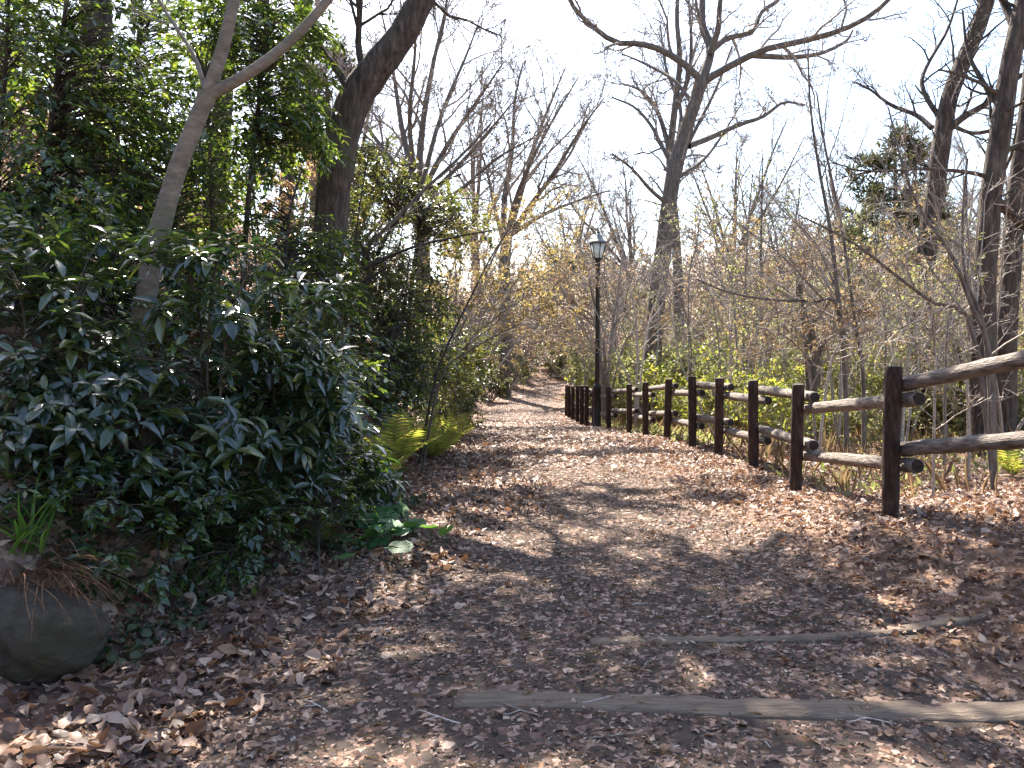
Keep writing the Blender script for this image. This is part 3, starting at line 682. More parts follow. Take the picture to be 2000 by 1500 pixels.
evergreen('shaded evergreen far back on the upper bank', 250, 11.5, [(250, [(260, 300, 11.5), (270, 100, 11.5), (280, -80, 11.5)], .05, .02), (20, [(20, 300, 11), (30, 0, 11)], .04, .02), (400, [(400, 400, 11), (390, 250, 11)], .03, .015)],
          [(300, 130, 11.5, 240, 190, 1.2, 320), (40, 150, 11.5, 180, 230, 1.2, 300), (400, -120, 12, 260, 120, 1.4, 20), (380, 330, 11.5, 180, 130, 1.0, 200), (120, 450, 11, 200, 120, 1.0, 200)], 56, L=.12, per=14)
evergreen('young evergreen undergrowth behind the front shrubs', 250, 5.9, [(250, [(240, 700, 5.9), (230, 560, 5.9), (220, 450, 5.9)], .018, .007), (480, [(480, 760, 6.2), (490, 640, 6.2)], .015, .006), (60, [(60, 700, 5.6), (50, 520, 5.6)], .018, .007)],
          [(230, 560, 5.6, 170, 130, .6, 210), (60, 560, 5.2, 120, 140, .6, 160), (480, 690, 5.9, 130, 130, .5, 190), (250, 760, 5.2, 220, 110, .5, 170), (600, 760, 6.0, 100, 130, .4, 120)], 57, L=.075, per=13, parts=130)

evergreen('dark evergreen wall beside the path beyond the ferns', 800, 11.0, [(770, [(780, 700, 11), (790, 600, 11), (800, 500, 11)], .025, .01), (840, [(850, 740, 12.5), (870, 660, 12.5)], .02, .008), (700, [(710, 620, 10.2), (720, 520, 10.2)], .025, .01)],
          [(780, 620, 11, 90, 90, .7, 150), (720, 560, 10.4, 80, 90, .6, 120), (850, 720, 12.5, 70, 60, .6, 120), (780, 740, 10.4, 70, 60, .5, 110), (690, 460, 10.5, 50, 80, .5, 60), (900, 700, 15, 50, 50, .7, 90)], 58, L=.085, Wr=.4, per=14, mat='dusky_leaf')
evergreen('trailing small leaved undergrowth spilling down the bank foot', 330, 4.5, [(150, [(155, 980, 4.0), (160, 930, 4.0)], .008, .004), (330, [(330, 1000, 4.4), (335, 940, 4.4)], .008, .004), (480, [(480, 1010, 4.8), (490, 960, 4.8)], .008, .004), (620, [(620, 980, 5.4), (620, 930, 5.4)], .008, .004)],
          [(150, 960, 4.0, 130, 55, .25, 60), (320, 990, 4.3, 130, 55, .3, 75), (470, 1010, 4.7, 120, 50, .3, 75), (610, 980, 5.2, 110, 55, .3, 75), (250, 1080, 4.0, 90, 40, .2, 30), (420, 1090, 4.4, 90, 30, .2, 25)], 59, L=.06, Wr=.45, per=11, twig=.2)
# glossy broad-leaved shrubs in front
SH = 'glossy shrubs in front of the left bank'
def shrub(label, px0, Y, stems, blobs, seed, **kw):
    ss = [(up_line(p, Y, pts, 8), .011, .006) for p, pts in stems]
    return cluster_plant('glossy_shrub', label, 'shrub', gpoint(px0, Y), ss, blobs, M['aucuba'], M['twig_dark'], seed, kind='whorl', group=SH, **kw)
shrub('blue green glossy shrub with long drooping leaves beside the path', 610, 5.6, [(600, [(590, 880, 5.6), (585, 760, 5.6), (600, 640, 5.5)]), (640, [(650, 880, 5.6), (665, 760, 5.6), (670, 650, 5.6)]), (560, [(545, 860, 5.5), (530, 720, 5.4), (525, 600, 5.4)])],
      [(590, 580, 5.4, 100, 45, .35, 15), (610, 690, 5.3, 105, 60, .4, 27), (640, 780, 5.4, 85, 70, .4, 27), (580, 860, 5.3, 120, 60, .4, 25), (720, 910, 5.9, 65, 55, .3, 16), (500, 930, 5.2, 130, 45, .35, 22)], 61, L=.15, Wr=.32, per=9, parts=300, droop=.22, tmpl=T_BROAD)
shrub('tall glossy shrub with pale flower buds in front of the pale trunk', 400, 4.9, [(385, [(390, 800, 4.9), (395, 650, 4.9), (360, 500, 4.8)]), (430, [(428, 800, 4.9), (450, 620, 4.9), (490, 520, 4.9)]), (400, [(405, 700, 4.9), (415, 560, 4.9), (425, 500, 5.)])],
      [(440, 490, 4.9, 100, 40, .3, 13), (330, 480, 4.8, 80, 40, .3, 9), (380, 630, 4.8, 110, 70, .35, 18), (420, 850, 4.7, 110, 80, .35, 26), (300, 760, 4.6, 110, 90, .35, 24), (490, 720, 5.0, 80, 70, .3, 14)], 62, L=.14, Wr=.36, per=8, parts=280, droop=.2, tmpl=T_BROAD)
shrub('dark glossy shrub at the left edge above the rock', 90, 4.4, [(60, [(60, 760, 4.4), (50, 650, 4.4), (40, 560, 4.4)]), (150, [(150, 760, 4.4), (165, 640, 4.4), (150, 560, 4.4)])],
      [(60, 580, 4.4, 120, 80, .35, 22), (180, 660, 4.4, 110, 80, .35, 26), (60, 740, 4.2, 110, 70, .3, 26), (200, 800, 4.2, 120, 70, .3, 30), (120, 500, 4.8, 160, 60, .35, 16), (90, 840, 4.0, 120, 50, .25, 22)], 63, L=.115, Wr=.42, per=8, parts=280, droop=.25, tmpl=T_BROAD)
shrub('low dark shrub hanging over the left path edge', 700, 6.6, [(700, [(700, 900, 6.6), (710, 840, 6.6)]), (660, [(650, 900, 6.4), (640, 830, 6.4)])],
      [(690, 930, 6.3, 85, 50, .4, 40), (640, 830, 6.2, 80, 60, .4, 36), (740, 960, 6.3, 50, 35, .3, 20)], 64, L=.12, Wr=.36, per=8, parts=120, droop=.25, tmpl=T_BROAD)
shrub('shaded low shrub at the bank foot left of the stump', 300, 4.5, [(200, [(200, 900, 4.4), (200, 850, 4.4)]), (380, [(380, 950, 4.5), (370, 900, 4.5)])],
      [(330, 920, 4.4, 150, 50, .3, 44), (160, 900, 4.1, 120, 50, .25, 30), (460, 980, 4.7, 110, 50, .3, 34)], 65, L=.10, Wr=.4, per=8, parts=150, droop=.3, tmpl=T_BROAD)

# bare and thin stems on the left slope
SP_THIN = [dict(n=6, len=.3, t0=.3, ang=(25, 55), np=6, rmin=.004, wander=.14), dict(n=5, len=.45, np=5, rmin=.0025, wander=.2), dict(n=3, len=.5, np=4, rmin=.002)]
def sapling(name, label, Y, lines, bark, tw_m, seed, spec=SP_THIN, group=None, fol=None, leaf_m=None, r=(.03, .008), cat='sapling', twig_sides=3):
    """lines: [(px of foot, [(px, py) ...])]; the first is the trunk."""
    L = [spline([gpoint(p0, Y)] + [at(x, y, Y) for x, y in pts], 14) for p0, pts in lines]
    return build_tree(name, label, cat, L[0], np.linspace(r[0], r[1], 14), [(l, r[0] * .8, r[1]) for l in L[1:]], spec, M[bark], M[tw_m], seed, group, 8, fol, leaf_m and M[leaf_m], tspec=spec, rough=.01, limb_sides=6, twig_sides=twig_sides)[0]
sapling('slanting_stem', 'long slanting pale stem crossing in front of the dusky evergreen', 10.5, [(590, [(640, 560), (730, 470), (830, 370), (905, 300), (960, 240)])], 'grey_bark', 'twig', 71, r=(.04, .012))
sapling('slanting_stem', 'dark arching branch stem low beside the dusky evergreen', 10.0, [(560, [(650, 560), (720, 520), (800, 485), (880, 465), (960, 450)])], 'twig_dark', 'twig_dark', 72, r=(.035, .008))
sapling('slanting_stem', 'thin straight stem leaning over the ferns toward the path', 9.0, [(815, [(850, 740), (890, 640), (915, 590), (960, 500), (1000, 440)])], 'twig_dark', 'twig', 73, r=(.017, .006))
sapling('slanting_stem', 'pale bent twig stem rising from the fern edge', 8.6, [(820, [(860, 740), (910, 690), (960, 660), (1020, 630)])], 'twig_dark', 'twig', 74, r=(.014, .005))
for k, (p0, pts, Y) in enumerate([(690, [(690, 560), (700, 420), (720, 300)], 9.8), (745, [(740, 600), (760, 480), (790, 380)], 11), (510, [(500, 520), (490, 420), (480, 330)], 8.6), (610, [(650, 640), (700, 560), (760, 520)], 9.2)]):
    sapling('slender_stem', ['slender bare stem just right of the oak trunk', 'thin brown stem rising through the dusky evergreen', 'thin bare stem between pale trunk and oak', 'short reddish stem slanting at the foot of the oak'][k], Y, [(p0, pts)], 'twig_dark', 'twig_dark', 80 + k, r=(.018, .006), group='slender stems on the left slope')

# yellow leaved small trees over the path edge
SP_HORN = [dict(n=9, len=.5, t0=.25, ang=(35, 70), np=7, rmin=.006, wander=.14, up=.0, lean=(.5, 0, -.05)), dict(n=7, len=.5, np=5, rmin=.004, wander=.18, up=-.02), dict(n=5, len=.55, np=4, rmin=.003, up=-.02)]
YL = 'yellow leaved small trees on the left'
sapling('hornbeam_tree', 'small yellow leaved tree leaning over the left path edge', 15.0, [(860, [(880, 700), (920, 600), (960, 510), (1000, 430)]), (870, [(910, 680), (970, 620), (1040, 570)]), (850, [(860, 640), (880, 540), (900, 470)])], 'twig', 'twig', 91, SP_HORN, YL, leafy_tips(1, (4, 9), .065, .5, .25, keep=.9), 'yellow_leaf', (.04, .012), 'tree')
sapling('hornbeam_tree', 'yellow and orange leaved tree farther along the left bank', 20.0, [(880, [(930, 650), (980, 540), (1010, 470)]), (885, [(980, 660), (1040, 610), (1085, 560)]), (875, [(890, 600), (890, 520), (880, 450)])], 'twig', 'twig', 92, SP_HORN, YL, leafy_tips(1, (3, 7), .065, .5, .2, keep=.8), 'orange_leaf', (.05, .015), 'tree')
sapling('hornbeam_tree', 'golden leaved spray reaching toward the lamp across the path', 24.0, [(905, [(960, 630), (1000, 560), (1040, 490)]), (910, [(1010, 670), (1060, 640), (1090, 620)]), (905, [(990, 600), (1060, 555), (1090, 530)])], 'twig', 'twig', 93, SP_HORN, YL, leafy_tips(1, (3, 7), .07, .5, .2, keep=.75), 'yellow_leaf', (.05, .015), 'tree')
sapling('hornbeam_tree', 'sparse brown leaved sapling behind the oak on the slope', 13.0, [(560, [(570, 520), (590, 420), (610, 330)]), (520, [(510, 500), (500, 420), (490, 350)])], 'twig', 'twig', 94, SP_HORN, YL, leafy_tips(1, (3, 8), .075, .5, .2, keep=.8), 'orange_leaf', (.04, .012), 'tree')

# big bare trees beyond, left of centre
SP_BARE = [dict(n=(8, 10), len=.42, t0=.2, ang=(20, 45), np=7, rmin=.012, wander=.13, up=.05), dict(n=(6, 8), len=.48, np=6, rmin=.008, wander=.16, up=.04), dict(n=(5, 6), len=.5, np=5, rmin=.006, wander=.2, up=.02), dict(n=2, len=.6, np=3, rmin=.006, wander=.2)]
Y = 26.0
tr = spline([gpoint(830, Y), at(828, 560, Y), at(822, 440, Y), at(815, 370, Y)], 12)
limbs = [(limb_line(p, [Y + dy * k for k in range(len(p))], 12), r, .02) for p, r, dy in [
    ([(815, 380), (825, 250), (845, 130), (870, 20), (885, -100)], .13, 0), ([(815, 380), (785, 250), (765, 120), (740, 0)], .12, .5), ([(818, 390), (870, 290), (930, 200), (985, 120)], .11, -.4),
    ([(820, 400), (890, 330), (960, 250), (1010, 190)], .10, .3), ([(822, 420), (900, 370), (970, 310), (1040, 270)], .09, -.5), ([(815, 380), (800, 240), (810, 110), (815, -20)], .1, -1), ([(815, 370), (740, 280), (690, 200), (660, 100)], .1, .7), ([(820, 380), (860, 230), (910, 110), (940, 30)], .1, 1.2)]]
build_tree('bare_tree', 'large bare fan shaped tree behind the evergreens left of the path', 'tree', tr, np.linspace(.28, .2, 12), limbs, SP_BARE, M['grey_bark'], M['twig'], 101, sides=14, limb_sides=7, group='bare trees beyond')
Y = 33.0
tr = spline([gpoint(985, Y), at(985, 600, Y), at(985, 520, Y), at(990, 460, Y)], 10)
limbs = [(limb_line(p, [Y + dy * k for k in range(len(p))], 12), r, .025) for p, r, dy in [
    ([(985, 480), (985, 390), (1000, 300), (1005, 200), (1020, 130)], .15, 0), ([(990, 470), (1020, 370), (1045, 280), (1080, 190), (1105, 130)], .14, .6), ([(992, 465), (1030, 410), (1080, 340), (1130, 260), (1180, 190)], .14, -.6),
    ([(995, 460), (1060, 420), (1120, 395), (1190, 372)], .11, .4), ([(985, 480), (965, 400), (950, 330), (930, 270)], .11, .5), ([(990, 460), (1010, 380), (1060, 270), (1130, 150)], .12, -1), ([(1000, 450), (1060, 370), (1120, 290), (1150, 200)], .11, 1)]]
build_tree('bare_tree', 'bare tree with many upswept branches above the path bend', 'tree', tr, np.linspace(.3, .22, 10), limbs, SP_BARE, M['grey_bark'], M['twig'], 102, sides=12, limb_sides=7, group='bare trees beyond')

# ------------------------------------------------------------------ trees on the right
Y = 21.0
tr = spline([gpoint(1262, Y), at(1280, 620, Y), at(1296, 480, Y), at(1312, 360, Y), at(1335, 270, Y), at(1358, 195, Y), at(1372, 152, Y)], 30)
def LM(p, r0, r1, dy=0.0, Y=Y): return (limb_line(p, [Y + dy * k for k in range(len(p))], 14), r0, r1)
limbs = [LM([(1370, 160), (1340, 128), (1290, 97), (1245, 85), (1200, 82), (1150, 45), (1118, 10), (1100, -40)], .095, .05), LM([(1372, 155), (1388, 100), (1372, 50), (1372, -10), (1365, -120)], .125, .07, .2),
         LM([(1386, 105), (1402, 60), (1406, 10), (1420, -80)], .09, .05, -.2), LM([(1388, 100), (1420, 75), (1470, 62), (1486, 25), (1520, 0), (1560, -40)], .085, .035, .3),
         LM([(1375, 160), (1420, 132), (1490, 98), (1560, 82), (1640, 60), (1700, 30), (1745, -10), (1790, -60)], .10, .04, -.3), LM([(1470, 108), (1540, 112), (1600, 105), (1650, 82), (1665, 60)], .08, .03, .3),
         LM([(1345, 285), (1385, 270), (1440, 245), (1490, 228), (1530, 200), (1570, 205)], .085, .03, .4), LM([(1325, 320), (1295, 290), (1275, 250), (1240, 210), (1195, 190)], .07, .025, .5),
         LM([(1355, 205), (1320, 160), (1290, 140), (1250, 120), (1215, 105)], .06, .025, .6), LM([(1305, 400), (1270, 370), (1235, 330), (1195, 300)], .06, .02, -.5), LM([(1318, 350), (1365, 320), (1400, 280), (1450, 200)], .07, .02, .9)]
SP_RT = [dict(n=(6, 8), len=.34, t0=.2, ang=(30, 65), np=7, rmin=.010, wander=.2, up=.05), dict(n=(5, 6), len=.5, np=6, rmin=.007, wander=.2, up=.03), dict(n=(4, 5), len=.5, np=5, rmin=.005, wander=.22), dict(n=3, len=.5, np=4, rmin=.004)]
tsp = [dict(n=26, abs=1.2, t0=.35, ang=(35, 80), np=6, rmin=.006, wander=.2), dict(n=4, len=.5, np=5, rmin=.005)]
build_tree('oak_tree', 'tall bare oak with crooked spreading limbs right of the lamp', 'tree', tr, np.interp(np.arange(30), [0, 4, 24, 29], [.30, .235, .165, .18]), limbs, SP_RT, M['grey_bark'], M['twig'], 111, sides=20, limb_sides=9, tspec=tsp, rough=.03)
Y = 25.0
tr = spline([gpoint(1330, Y), at(1325, 560, Y), at(1318, 430, Y), at(1308, 320, Y), at(1318, 210, Y), at(1328, 120, Y), at(1322, 30, Y), at(1330, -80, Y)], 24)
limbs = [LM([(1310, 300), (1285, 220), (1255, 180), (1225, 165)], .09, .03, .3, Y), LM([(1318, 215), (1345, 150), (1350, 80), (1345, 0)], .09, .03, -.3, Y), LM([(1312, 350), (1340, 290), (1370, 230), (1400, 170), (1430, 90)], .08, .03, .5, Y), LM([(1310, 330), (1330, 220), (1300, 130), (1290, 50)], .08, .03, 1, Y)]
build_tree('bare_tree', 'thinner bare tree close behind the tall crooked oak', 'tree', tr, np.linspace(.17, .05, 24), limbs, SP_BARE[:3], M['grey_bark'], M['twig'], 112, sides=12, tspec=tsp, group='bare trees beyond')
Y = 14.0
tr = spline([gpoint(1795, Y), at(1800, 640, Y), at(1812, 480, Y), at(1828, 360, Y), at(1840, 270, Y), at(1858, 180, Y), at(1890, 100, Y), at(1915, 40, Y), at(1935, -30, Y), at(1960, -140, Y)], 36)
limbs = [LM([(1845, 240), (1815, 200), (1800, 160), (1815, 120), (1850, 60), (1870, 0)], .05, .02, .2, Y), LM([(1840, 265), (1880, 230), (1930, 200), (1990, 150), (2050, 120)], .07, .03, -.2, Y), LM([(1820, 250), (1790, 225), (1740, 205), (1700, 175), (1670, 160)], .05, .012, .3, Y), LM([(1925, 10), (1880, -60), (1820, -150)], .08, .03, .4, Y), LM([(1935, -30), (2010, -100), (2080, -160)], .08, .03, .2, Y), LM([(1850, 240), (1900, 260), (1960, 250), (2020, 230)], .04, .015, .3, Y)]
SP_R2 = [dict(n=(6, 8), len=.4, t0=.2, ang=(30, 65), np=6, rmin=.007, wander=.18, up=.03), dict(n=(5, 6), len=.5, np=5, rmin=.005, wander=.2), dict(n=4, len=.5, np=4, rmin=.003)]
tsp2 = [dict(n=14, abs=1.0, t0=.4, ang=(35, 80), np=6, rmin=.005, wander=.2), dict(n=4, len=.5, np=5, rmin=.003)]
build_tree('tall_tree', 'tall trunk curving to the right near the right edge', 'tree', tr, np.interp(np.arange(36), [0, 20, 35], [.17, .14, .115]), limbs, SP_R2, M['oak_bark'], M['twig_dark'], 121, sides=18, tspec=tsp2, group='tall trunks at the right', rough=.03)
Y = 10.0
tr = spline([gpoint(1925, Y), at(1920, 640, Y), at(1926, 500, Y), at(1936, 370, Y), at(1955, 250, Y), at(1975, 120, Y), at(2000, 0, Y), at(2030, -140, Y)], 30)
limbs = [LM([(1925, 370), (1955, 400), (1985, 430), (2030, 470)], .07, .03, .1, Y), LM([(1930, 345), (1880, 335), (1800, 330), (1720, 335), (1650, 330)], .03, .008, -.1, Y), LM([(1960, 220), (1920, 160), (1890, 100), (1880, 20)], .04, .012, .2, Y), LM([(1950, 300), (2000, 280), (2050, 270)], .04, .02, 0, Y), LM([(1985, 60), (1950, -20), (1900, -120)], .06, .02, .3, Y), LM([(2000, 0), (2060, -90), (2120, -160)], .07, .02, .2, Y)]
build_tree('tall_tree', 'nearest dark trunk at the right edge with a forked limb', 'tree', tr, np.interp(np.arange(30), [0, 14, 15, 29], [.15, .12, .125, .095]), limbs, SP_R2, M['oak_bark'], M['twig_dark'], 122, sides=18, tspec=tsp2, group='tall trunks at the right', rough=.03)
Y = 11.5
tr = spline([gpoint(1968, Y), at(1965, 680, Y), at(1975, 520, Y), at(1985, 380, Y), at(2010, 200, Y), at(2030, 0, Y)], 22)
build_tree('tall_tree', 'reddish dark trunk cut by the right edge behind the rail', 'tree', tr, np.linspace(.15, .11, 22), [(walk(g_, tr[-4], np.array([.3, .5, .9]), 3, 9, .1, .02), .05, .015)], SP_R2, M['oak_bark'], M['twig_dark'], 123, sides=16, group='tall trunks at the right', rough=.03)

# saplings behind the fence
SG = 'saplings behind the fence'
SP_S = [dict(n=9, len=.32, t0=.2, ang=(25, 55), np=6, rmin=.004, wander=.12, up=.05), dict(n=5, len=.5, np=5, rmin=.0028, wander=.16), dict(n=4, len=.5, np=4, rmin=.002)]
sapling('sapling', 'two stemmed dark sapling rising behind the middle of the fence', 9.6, [(1658, [(1650, 700), (1638, 590), (1622, 450), (1598, 320), (1582, 200), (1578, 90)]), (1692, [(1685, 720), (1668, 620), (1645, 450), (1610, 280), (1595, 180)]), (1660, [(1640, 610), (1590, 590), (1500, 585), (1420, 570), (1360, 545)])], 'grey_bark', 'twig', 131, SP_S, SG, r=(.036, .009))
sapling('sapling', 'greenish sapling slanting up to the left from the nearest rail', 7.2, [(1950, [(1935, 700), (1895, 590), (1855, 490), (1800, 415), (1765, 330), (1735, 210)]), (1950, [(1925, 660), (1885, 540), (1880, 420), (1890, 310)]), (1950, [(1900, 640), (1820, 590), (1740, 530), (1660, 470), (1560, 420)])], 'grey_bark', 'twig', 132, SP_S, SG, r=(.028, .007))
sapling('sapling', 'thin straight sapling in front of the tall crooked oak', 16.0, [(1345, [(1350, 680), (1335, 600), (1310, 540), (1290, 480)]), (1350, [(1345, 560), (1360, 480), (1370, 400)])], 'twig', 'twig', 133, SP_S, SG, r=(.022, .007))
sapling('sapling', 'reddish twigged sapling left of the tall crooked oak', 18.0, [(1240, [(1245, 660), (1230, 560), (1210, 460)]), (1240, [(1270, 620), (1310, 560), (1340, 500)])], 'twig_pink', 'twig_pink', 134, SP_S, SG, r=(.03, .008))
sapling('sapling', 'tall thin straight stem with few leaves far behind the fence', 20.0, [(1487, [(1487, 640), (1486, 500), (1488, 400), (1490, 300)])], 'grey_bark', 'twig', 135, SP_S, SG, leafy_tips(1, (2, 5), .06, .5, keep=.5), 'fresh_leaf', r=(.055, .012))
sapling('sapling', 'pale whitish branching sapling right of the nearest post', 10.5, [(1765, [(1770, 730), (1785, 660), (1810, 590)]), (1770, [(1800, 690), (1870, 620), (1940, 560)]), (1765, [(1745, 700), (1735, 640), (1700, 590)])], 'twig_pale', 'twig_pale', 136, SP_S, SG, r=(.022, .006))
sapling('sapling', 'short brown stub trunk with crooked shoots behind the fence', 12.5, [(1590, [(1592, 730), (1586, 660), (1580, 630)]), (1590, [(1600, 690), (1640, 640), (1670, 600)]), (1590, [(1575, 650), (1560, 560), (1580, 480)])], 'grey_bark', 'twig', 137, SP_S, SG, r=(.09, .05))
sapling('sapling', 'thin upright sapling under the upper rail at the right', 6.6, [(1830, [(1825, 800), (1828, 700), (1820, 620)])], 'twig', 'twig', 138, SP_S, SG, r=(.012, .005))
sapling('sapling', 'spreading small maple standing right behind the lamp post', 20.5, [(1180, [(1182, 730), (1180, 680), (1178, 660)]), (1180, [(1165, 640), (1130, 600), (1100, 570), (1085, 520)]), (1180, [(1200, 640), (1225, 590), (1260, 520), (1290, 480)]), (1180, [(1195, 650), (1205, 580), (1215, 500), (1225, 420)]), (1180, [(1170, 640), (1155, 570), (1140, 500), (1120, 460)]), (1180, [(1220, 670), (1265, 640), (1310, 600)])], 'twig', 'twig', 139, SP_S, SG, r=(.06, .015))
sapling('sapling', 'low pale dead branch spray left of the lamp post', 24.0, [(1140, [(1142, 740), (1140, 700), (1130, 660)]), (1140, [(1120, 745), (1090, 730), (1060, 690)]), (1140, [(1150, 720), (1160, 700), (1170, 680)])], 'twig_pale', 'twig_pale', 140, SP_S, SG, r=(.03, .008))
for k, (p0, pts, Y, lab) in enumerate([(1420, [(1400, 640), (1380, 560), (1330, 500)], 14, 'thin arching sapling between the oak and the straight stem'), (1540, [(1530, 660), (1540, 560), (1500, 480), (1450, 420)], 15, 'leaning twiggy sapling right of the straight stem'), (1720, [(1730, 680), (1720, 560), (1700, 440)], 12, 'upright twiggy sapling left of the pale sapling'), (1850, [(1850, 650), (1870, 560), (1900, 480)], 9, 'thin sapling in front of the tall curving trunk'), (1900, [(1890, 760), (1880, 680), (1870, 600)], 8, 'small sapling just over the near rail'), (1465, [(1470, 690), (1440, 600), (1420, 540)], 12, 'slim twiggy sapling behind the third post')]):
    sapling('sapling', lab, Y, [(p0, pts)], 'twig', 'twig', 150 + k, SP_S, SG, leafy_tips(2, (2, 5), .05, .5, keep=.4) if k % 2 else None, 'fresh_leaf', r=(.018, .006))

# yellowish leaved small trees on the right
YR = 'sparse yellow leaved trees behind the fence'
SP_H2 = [dict(n=10, len=.45, t0=.25, ang=(45, 80), np=6, rmin=.005, wander=.14, up=-.01), dict(n=6, len=.5, np=5, rmin=.004, up=-.02), dict(n=5, len=.5, np=4, rmin=.003, up=-.02)]
sapling('sparse_tree', 'sparse yellow green tree in front of the distant straight stem', 17.0, [(1450, [(1455, 600), (1460, 460), (1470, 340)]), (1450, [(1430, 560), (1400, 480), (1380, 400)])], 'twig', 'twig', 161, SP_H2, YR, leafy_tips(1, (2, 6), .06, .5, keep=.55), 'fresh_leaf', (.035, .01), 'tree')
sapling('sparse_tree', 'straw coloured leafy tree behind the two stemmed sapling', 11.5, [(1640, [(1650, 650), (1690, 560), (1740, 480)]), (1640, [(1610, 640), (1570, 560), (1530, 500)])], 'twig', 'twig', 162, SP_H2, YR, leafy_tips(1, (2, 6), .055, .5, keep=.5), 'straw', (.03, .009), 'tree')
sapling('sparse_tree', 'orange tinged leafy tree left of the tall curving trunk', 15.0, [(1790, [(1780, 620), (1770, 500), (1750, 430)]), (1790, [(1820, 600), (1850, 540), (1880, 500)])], 'twig', 'twig', 163, SP_H2, YR, leafy_tips(1, (2, 7), .065, .5, keep=.6), 'yellow_leaf', (.04, .01), 'tree')
sapling('sparse_tree', 'low straw leaved spray over the rail near the second post', 9.5, [(1600, [(1620, 720), (1650, 660), (1690, 630)]), (1600, [(1580, 720), (1550, 670), (1520, 650)])], 'twig', 'twig', 164, SP_H2, YR, leafy_tips(1, (2, 6), .05, .5, keep=.5), 'straw', (.02, .007), 'tree')

# ------------------------------------------------------------------ background: prototypes and copies
def thicket(label, loc, seed, mat, h=4.4, n=7, dry=None):
    g = np.random.default_rng(seed); b = np.array([0., 0, 0]); root = thing('thicket_shrub', label, 'shrub', loc, 'brown twig thickets in the distance')
    st, tw = [], []
    sp = [dict(n=9, len=.45, t0=.12, ang=(25, 60), np=5, rmin=.014, wander=.18, up=.04), dict(n=7, len=.5, np=4, rmin=.011, wander=.22), dict(n=4, len=.55, np=3, rmin=.010)]
    for k in range(n):
        a = g.random() * 6.28; q = walk(g, np.array([math.cos(a) * .15, math.sin(a) * .15, -.1]), np.array([math.cos(a) * .45, math.sin(a) * .45, 1]), h * g.uniform(.7, 1.1), 8, .08, .06); r = np.linspace(.035, .014, 8)
        link('stem', tube_mesh('stem', [(q, r)], 5, mat), root); sprout(g, q, r, 0, sp, tw)
    V, Q = tubes([(p, r) for _, p, r in tw], 3); tag(link('crown', mesh_data('crown', V, [Q], mat, True), root), kind='stuff')
    if dry:
        V, T = leafy_tips(1, dry, .11, .6, .2)(g, tw); tag(link('foliage', mesh_data('foliage', V, [T], M['dry_leaf']), root), kind='stuff')
    return root
def conifer(label, loc, seed, h=9, spread=3.2):
    g = np.random.default_rng(seed); root = thing('pine_tree', label, 'tree', loc, 'conifers in the distance')
    t = np.column_stack([.15 * np.sin(np.linspace(0, 3, 14)), np.zeros(14), np.linspace(-.1, h, 14)])
    link('trunk', tube_mesh('trunk', [(t, np.linspace(.2, .04, 14))], 10, M['grey_bark'], rough=.03), root)
    tw, P, A = [], [], []
    for k in range(34):
        z = h * (.28 + .72 * k / 34); a = g.random() * 6.28; L = spread * (1.15 - .95 * k / 34) * g.uniform(.7, 1.1)
        q = walk(g, np.array([.15 * math.sin(z / h * 3), 0, z]), np.array([math.cos(a), math.sin(a), .15]), L, 7, .1, .03); tw.append((q, np.linspace(.03, .01, 7)))
        for i in range(15):
            t_ = g.uniform(1.5, 5.99); j = int(t_); p = q[j] + (q[min(j + 1, 6)] - q[j]) * (t_ - j)
            s = walk(g, p, np.array([math.cos(a), math.sin(a), .2]) + g.normal(size=3) * .6, .5, 4, .15, .03); tw.append((s, np.linspace(.008, .004, 4)))
            for w in range(14): P.append(s[min(int(g.random() * 4), 3)]); A.append(unit(g.normal(size=3) + (s[-1] - s[0]) * 2.5 + UP * .3))
    V, Q = tubes(tw, 4); tag(link('crown', mesh_data('crown', V, [Q], M['twig_dark'], True), root), kind='stuff')
    P, A = np.array(P), np.array(A); n = len(P); l = g.uniform(.2, .36, n)
    V, T = leaves(P, A, UP + g.normal(size=(n, 3)) * .7, l, l * .2, T_DIA); tag(link('foliage', mesh_data('foliage', V, [T], M['pine']), root), kind='stuff')
    return root
def bush(label, loc, seed, leaf_m, h=1.3, n=9, L=.07, keep=1.0, per=(7, 12), name='bush', group='green bushes behind the fence', rmin=.004):
    g = np.random.default_rng(seed); root = thing(name, label, 'bush', loc, group)
    tw = []; sp = [dict(n=7, len=.55, t0=.2, ang=(25, 65), np=5, rmin=rmin, wander=.2), dict(n=5, len=.6, np=4, rmin=rmin * .7)]
    for k in range(n):
        a = g.random() * 6.28; q = walk(g, np.array([math.cos(a) * .1, math.sin(a) * .1, -.05]), np.array([math.cos(a) * .7, math.sin(a) * .7, 1]), h * g.uniform(.6, 1.1), 6, .12, .05); r = np.linspace(.012, .005, 6)
        link('stem', tube_mesh('stem', [(q, r)], 5, M['twig']), root); sprout(g, q, r, 0, sp, tw)
    V, Q = tubes([(p, r) for _, p, r in tw], 3); tag(link('crown', mesh_data('crown', V, [Q], M['twig'], True), root), kind='stuff')
    V, T = leafy_tips(0, per, L, .5, .1, keep=keep)(g, tw); tag(link('foliage', mesh_data('foliage', V, [T], M[leaf_m]), root), kind='stuff')
    return root

def put(px, Y, dz=-.1): return gpoint(px, Y, dz)
protos = {}
def place(key, maker, px, Y, label, rz, sc, **kw):
    loc = put(px, Y)
    if key not in protos:
        o = maker(label, loc, **kw); o.rotation_euler = (0, 0, rz); o.scale = (sc,) * 3; protos[key] = o; return o
    return copy_thing(protos[key], loc, rz, sc, label)

